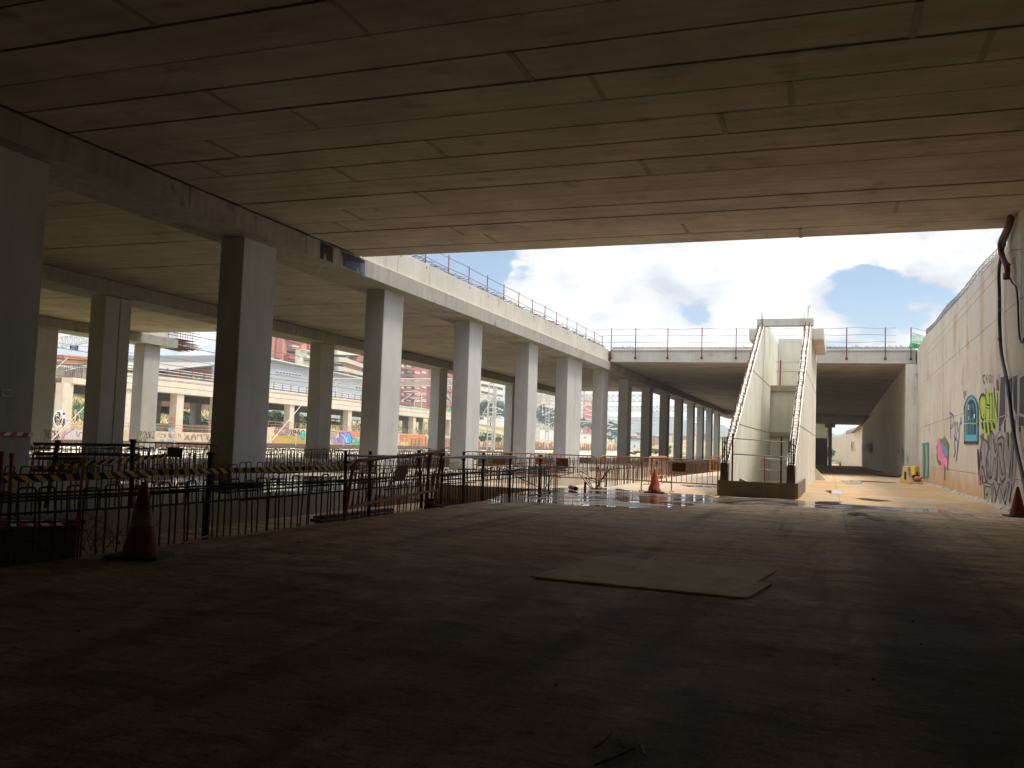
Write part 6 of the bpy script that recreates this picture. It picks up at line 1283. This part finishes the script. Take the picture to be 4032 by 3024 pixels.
# ---- guard rails above
t = empty('guard_rail', (-16.6, 48, 9.11), 'red posted guard rail along the top of the pale edge girder', 'railing')
for i in range(16):
    y = 29.6 + i * 2.47; mb = MB(); mb.tube([(-16.62, y, 8.9), (-16.62, y, 10.02)], .028, 5); mb.box(-16.66, -16.545, y - .05, y + .05, 8.88, 9.0); mb.build('post', RED_PAINT, t)
mb = MB()
for z in (9.42, 9.90): mb.tube([(-16.6, y, z + .02 * math.sin(y)) for y in np.arange(28.9, 68.2, 2.5)], .021, 5)
mb.build('rail_tubes', GREY_TUBE, t)
t = empty('guard_rail', (-5, 68.4, 9.1), 'dark posted guard rail with three thin tubes along the far deck edge', 'railing')
for x in (-16.32, -14.36, -11.82, -9.2, -6.64, -4.2, -1.6, 1.21, 3.81, 5.5):
    mb = MB(); top = fz(x, 10.82, 10.62); mb.tube([(x, 68.40, fz(x, 8.42, 8.32)), (x, 68.40, top)], .038, 5); mb.box(x - .09, x + .09, 68.36, 68.455, fz(x, 8.36, 8.26), fz(x, 8.52, 8.42)); mb.build('post', MAROON, t)
mb = MB()
for dz in (.55, 1.08, 1.58):
    P = [(x, 68.37, fz(x, 9.13, 9.0) + dz + .04 * math.sin(x * 1.7 + dz * 3)) for x in np.arange(-17.6, 5.7, 1.3)]; mb.tube(P, .022, 5)
for dz in (.6, 1.6): mb.tube([(5.5, 68.37, 9.0 + dz), (6.4, 66.4, 8.75 + dz * .8)], .02, 5)
mb.build('rail_tubes', GREY_TUBE, t)
t = empty('debris_net', (5.9, 67.6, 8.9), 'green netting tent draped over the right end of the far deck', 'net')
mb = MB(); Q = lambda x, y, Y: tuple(at(3380 + x * .1929, 1180 + y * .1929, 1, Y)); mb.add([Q(1040, 960, 68.2), Q(1105, 655, 68.0), Q(1190, 690, 67.6), Q(1480, 770, 66.2), Q(1300, 985, 66.2), Q(1170, 975, 67.9), Q(1090, 830, 67.9), Q(1330, 860, 66.9), Q(1120, 975, 67.6)], [(0, 6, 1), (0, 8, 6), (6, 8, 5), (1, 6, 2), (6, 7, 2), (2, 7, 3), (7, 4, 3), (6, 5, 7), (5, 4, 7)]); mb.build('mesh', NET, t, smooth=True)
mb = MB(); mb.add([Q(1020, 985, 68.2), Q(1060, 880, 68.1), Q(1200, 900, 67.6), Q(1330, 925, 66.6), Q(1300, 990, 66.5), Q(1180, 1000, 67.8)], [(0, 1, 2, 5), (5, 2, 3, 4)]); mb.build('folds', NETG, t)
# rails inside the stair tower
t = empty('guard_rail', SX(-2, 29.1, .45), 'two red posts and two dark tubes closing the foot of the stair tower', 'railing')
for x in (-2.87, -1.38): mb = MB(SX); mb.tube([(x, 29.0, .43), (x, 29.0, 1.98 if x < -2 else 1.93)], .03, 6); mb.build('post', MAROON, t)
mb = MB(SX); mb.tube([(-2.85, 28.97, 1.83), (-1.28, 28.97, 1.75)], .018, 5); mb.tube([(-2.85, 28.97, 1.33), (-1.28, 28.97, 1.29)], .022, 5); mb.build('rail_tubes', GREY_TUBE, t)
t = empty('guard_rail', SX(-1.8, 33, .05), 'bright red stake rail inside the foot of the stair tower', 'railing')
for x in (-2.02, -1.24): mb = MB(SX); mb.tube([(x, 31, .05), (x - .03, 31, 1.33)], .026, 5); mb.build('post', RED_PAINT, t)
mb = MB(SX); mb.tube([(-2.15, 31, 1.22), (-1.23, 31, 1.16)], .02, 5); mb.tube([(-2.2, 31, .85), (-1.3, 31, .78)], .014, 5); mb.build('rail_tubes', GREY_TUBE, t)
t = empty('guard_rail', SX(-2, 46.2, 4.75), 'red post and thin tubes on the upper ledge inside the stair tower', 'railing')
mb = MB(SX); mb.tube([(-2.52, 46.0, 4.75), (-2.50, 46.0, 6.03)], .035, 5); mb.build('post', RED_PAINT, t)
mb = MB(SX); mb.tube([(-2.75, 46.0, 5.95), (-1.25, 46.0, 5.93)], .02, 5); mb.tube([(-2.7, 46.0, 5.45), (-1.25, 46.0, 5.47)], .02, 5); mb.build('rail_tubes', GREY_TUBE, t)
mb = MB(SX); mb.prism([(-2.8, 29.6, .05), (-1.9, 29.6, .05), (-2.0, 29.6, .30), (-2.4, 29.6, .42), (-2.7, 29.6, .55)], (0, .5, 0)); tag(mb.build('rubble_heap', CONC_SLAB), 'small heap of broken concrete inside the stair foot', 'rubble')
# brown tags on the columns
for (px, lab, X, fr, q, txt, c_) in [(0, 0, -44.98, ZL, (1172, 1345, 1350, 1430), 'POUKZ', '6b5436'), (0, 0, -44.98, ZL, (1160, 1425, 1265, 1480), 'HOAT', '7a6242'), (0, 0, -44.98, ZL, (0, 1320, 90, 1460), 'QWC', '5c4c3a')]:
    host = [o for o in bpy.data.objects if o.get('label', '').startswith('pale third row' if q[0] > 100 else 'third row column at far left')][0]
    a = Art(lambda x, y, d=.004, X=X: (lambda p: (p[0] + d, p[1], p[2]))(at(x, y, 0, X)), fr); a.word(c_, txt, *q, -.008, .05); a.build(host)
host = [o for o in bpy.data.objects if o.get('label', '').startswith('second row column standing right of the broad')]
host = [o for o in bpy.data.objects if o.get('label', '').startswith('second row column seen between two pale')][0]
a = Art(lambda x, y, d=.004: (lambda p: (p[0], p[1] - d, p[2]))(at(x, y, 1, 68.38)), ZR); a.word('1e1c1c', 'EDPN', 472, 1345, 565, 1385, .0, .06); a.build(host)

# ---- the air: thin even haze that takes the far hills towards blue
hz = MB(); hz.box(-3400, 3400, -600, 6300, -3.2, 160)
hzm = bpy.data.materials.new('thin summer haze'); hzm.use_nodes = True; hn = hzm.node_tree.nodes; hn.remove(hn['Principled BSDF'])
pv = hn.new('ShaderNodeVolumePrincipled'); pv.inputs['Color'].default_value = (0.80, 0.88, 1.0, 1); pv.inputs['Density'].default_value = 0.0003; pv.inputs['Anisotropy'].default_value = 0.2
hzm.node_tree.links.new(pv.outputs[0], hn['Material Output'].inputs['Volume'])
tag(hz.build('haze', hzm, origin=(0, 0, 0)), 'thin haze in the summer air', 'haze', kind='stuff')
scene.cycles.volume_bounces = 1
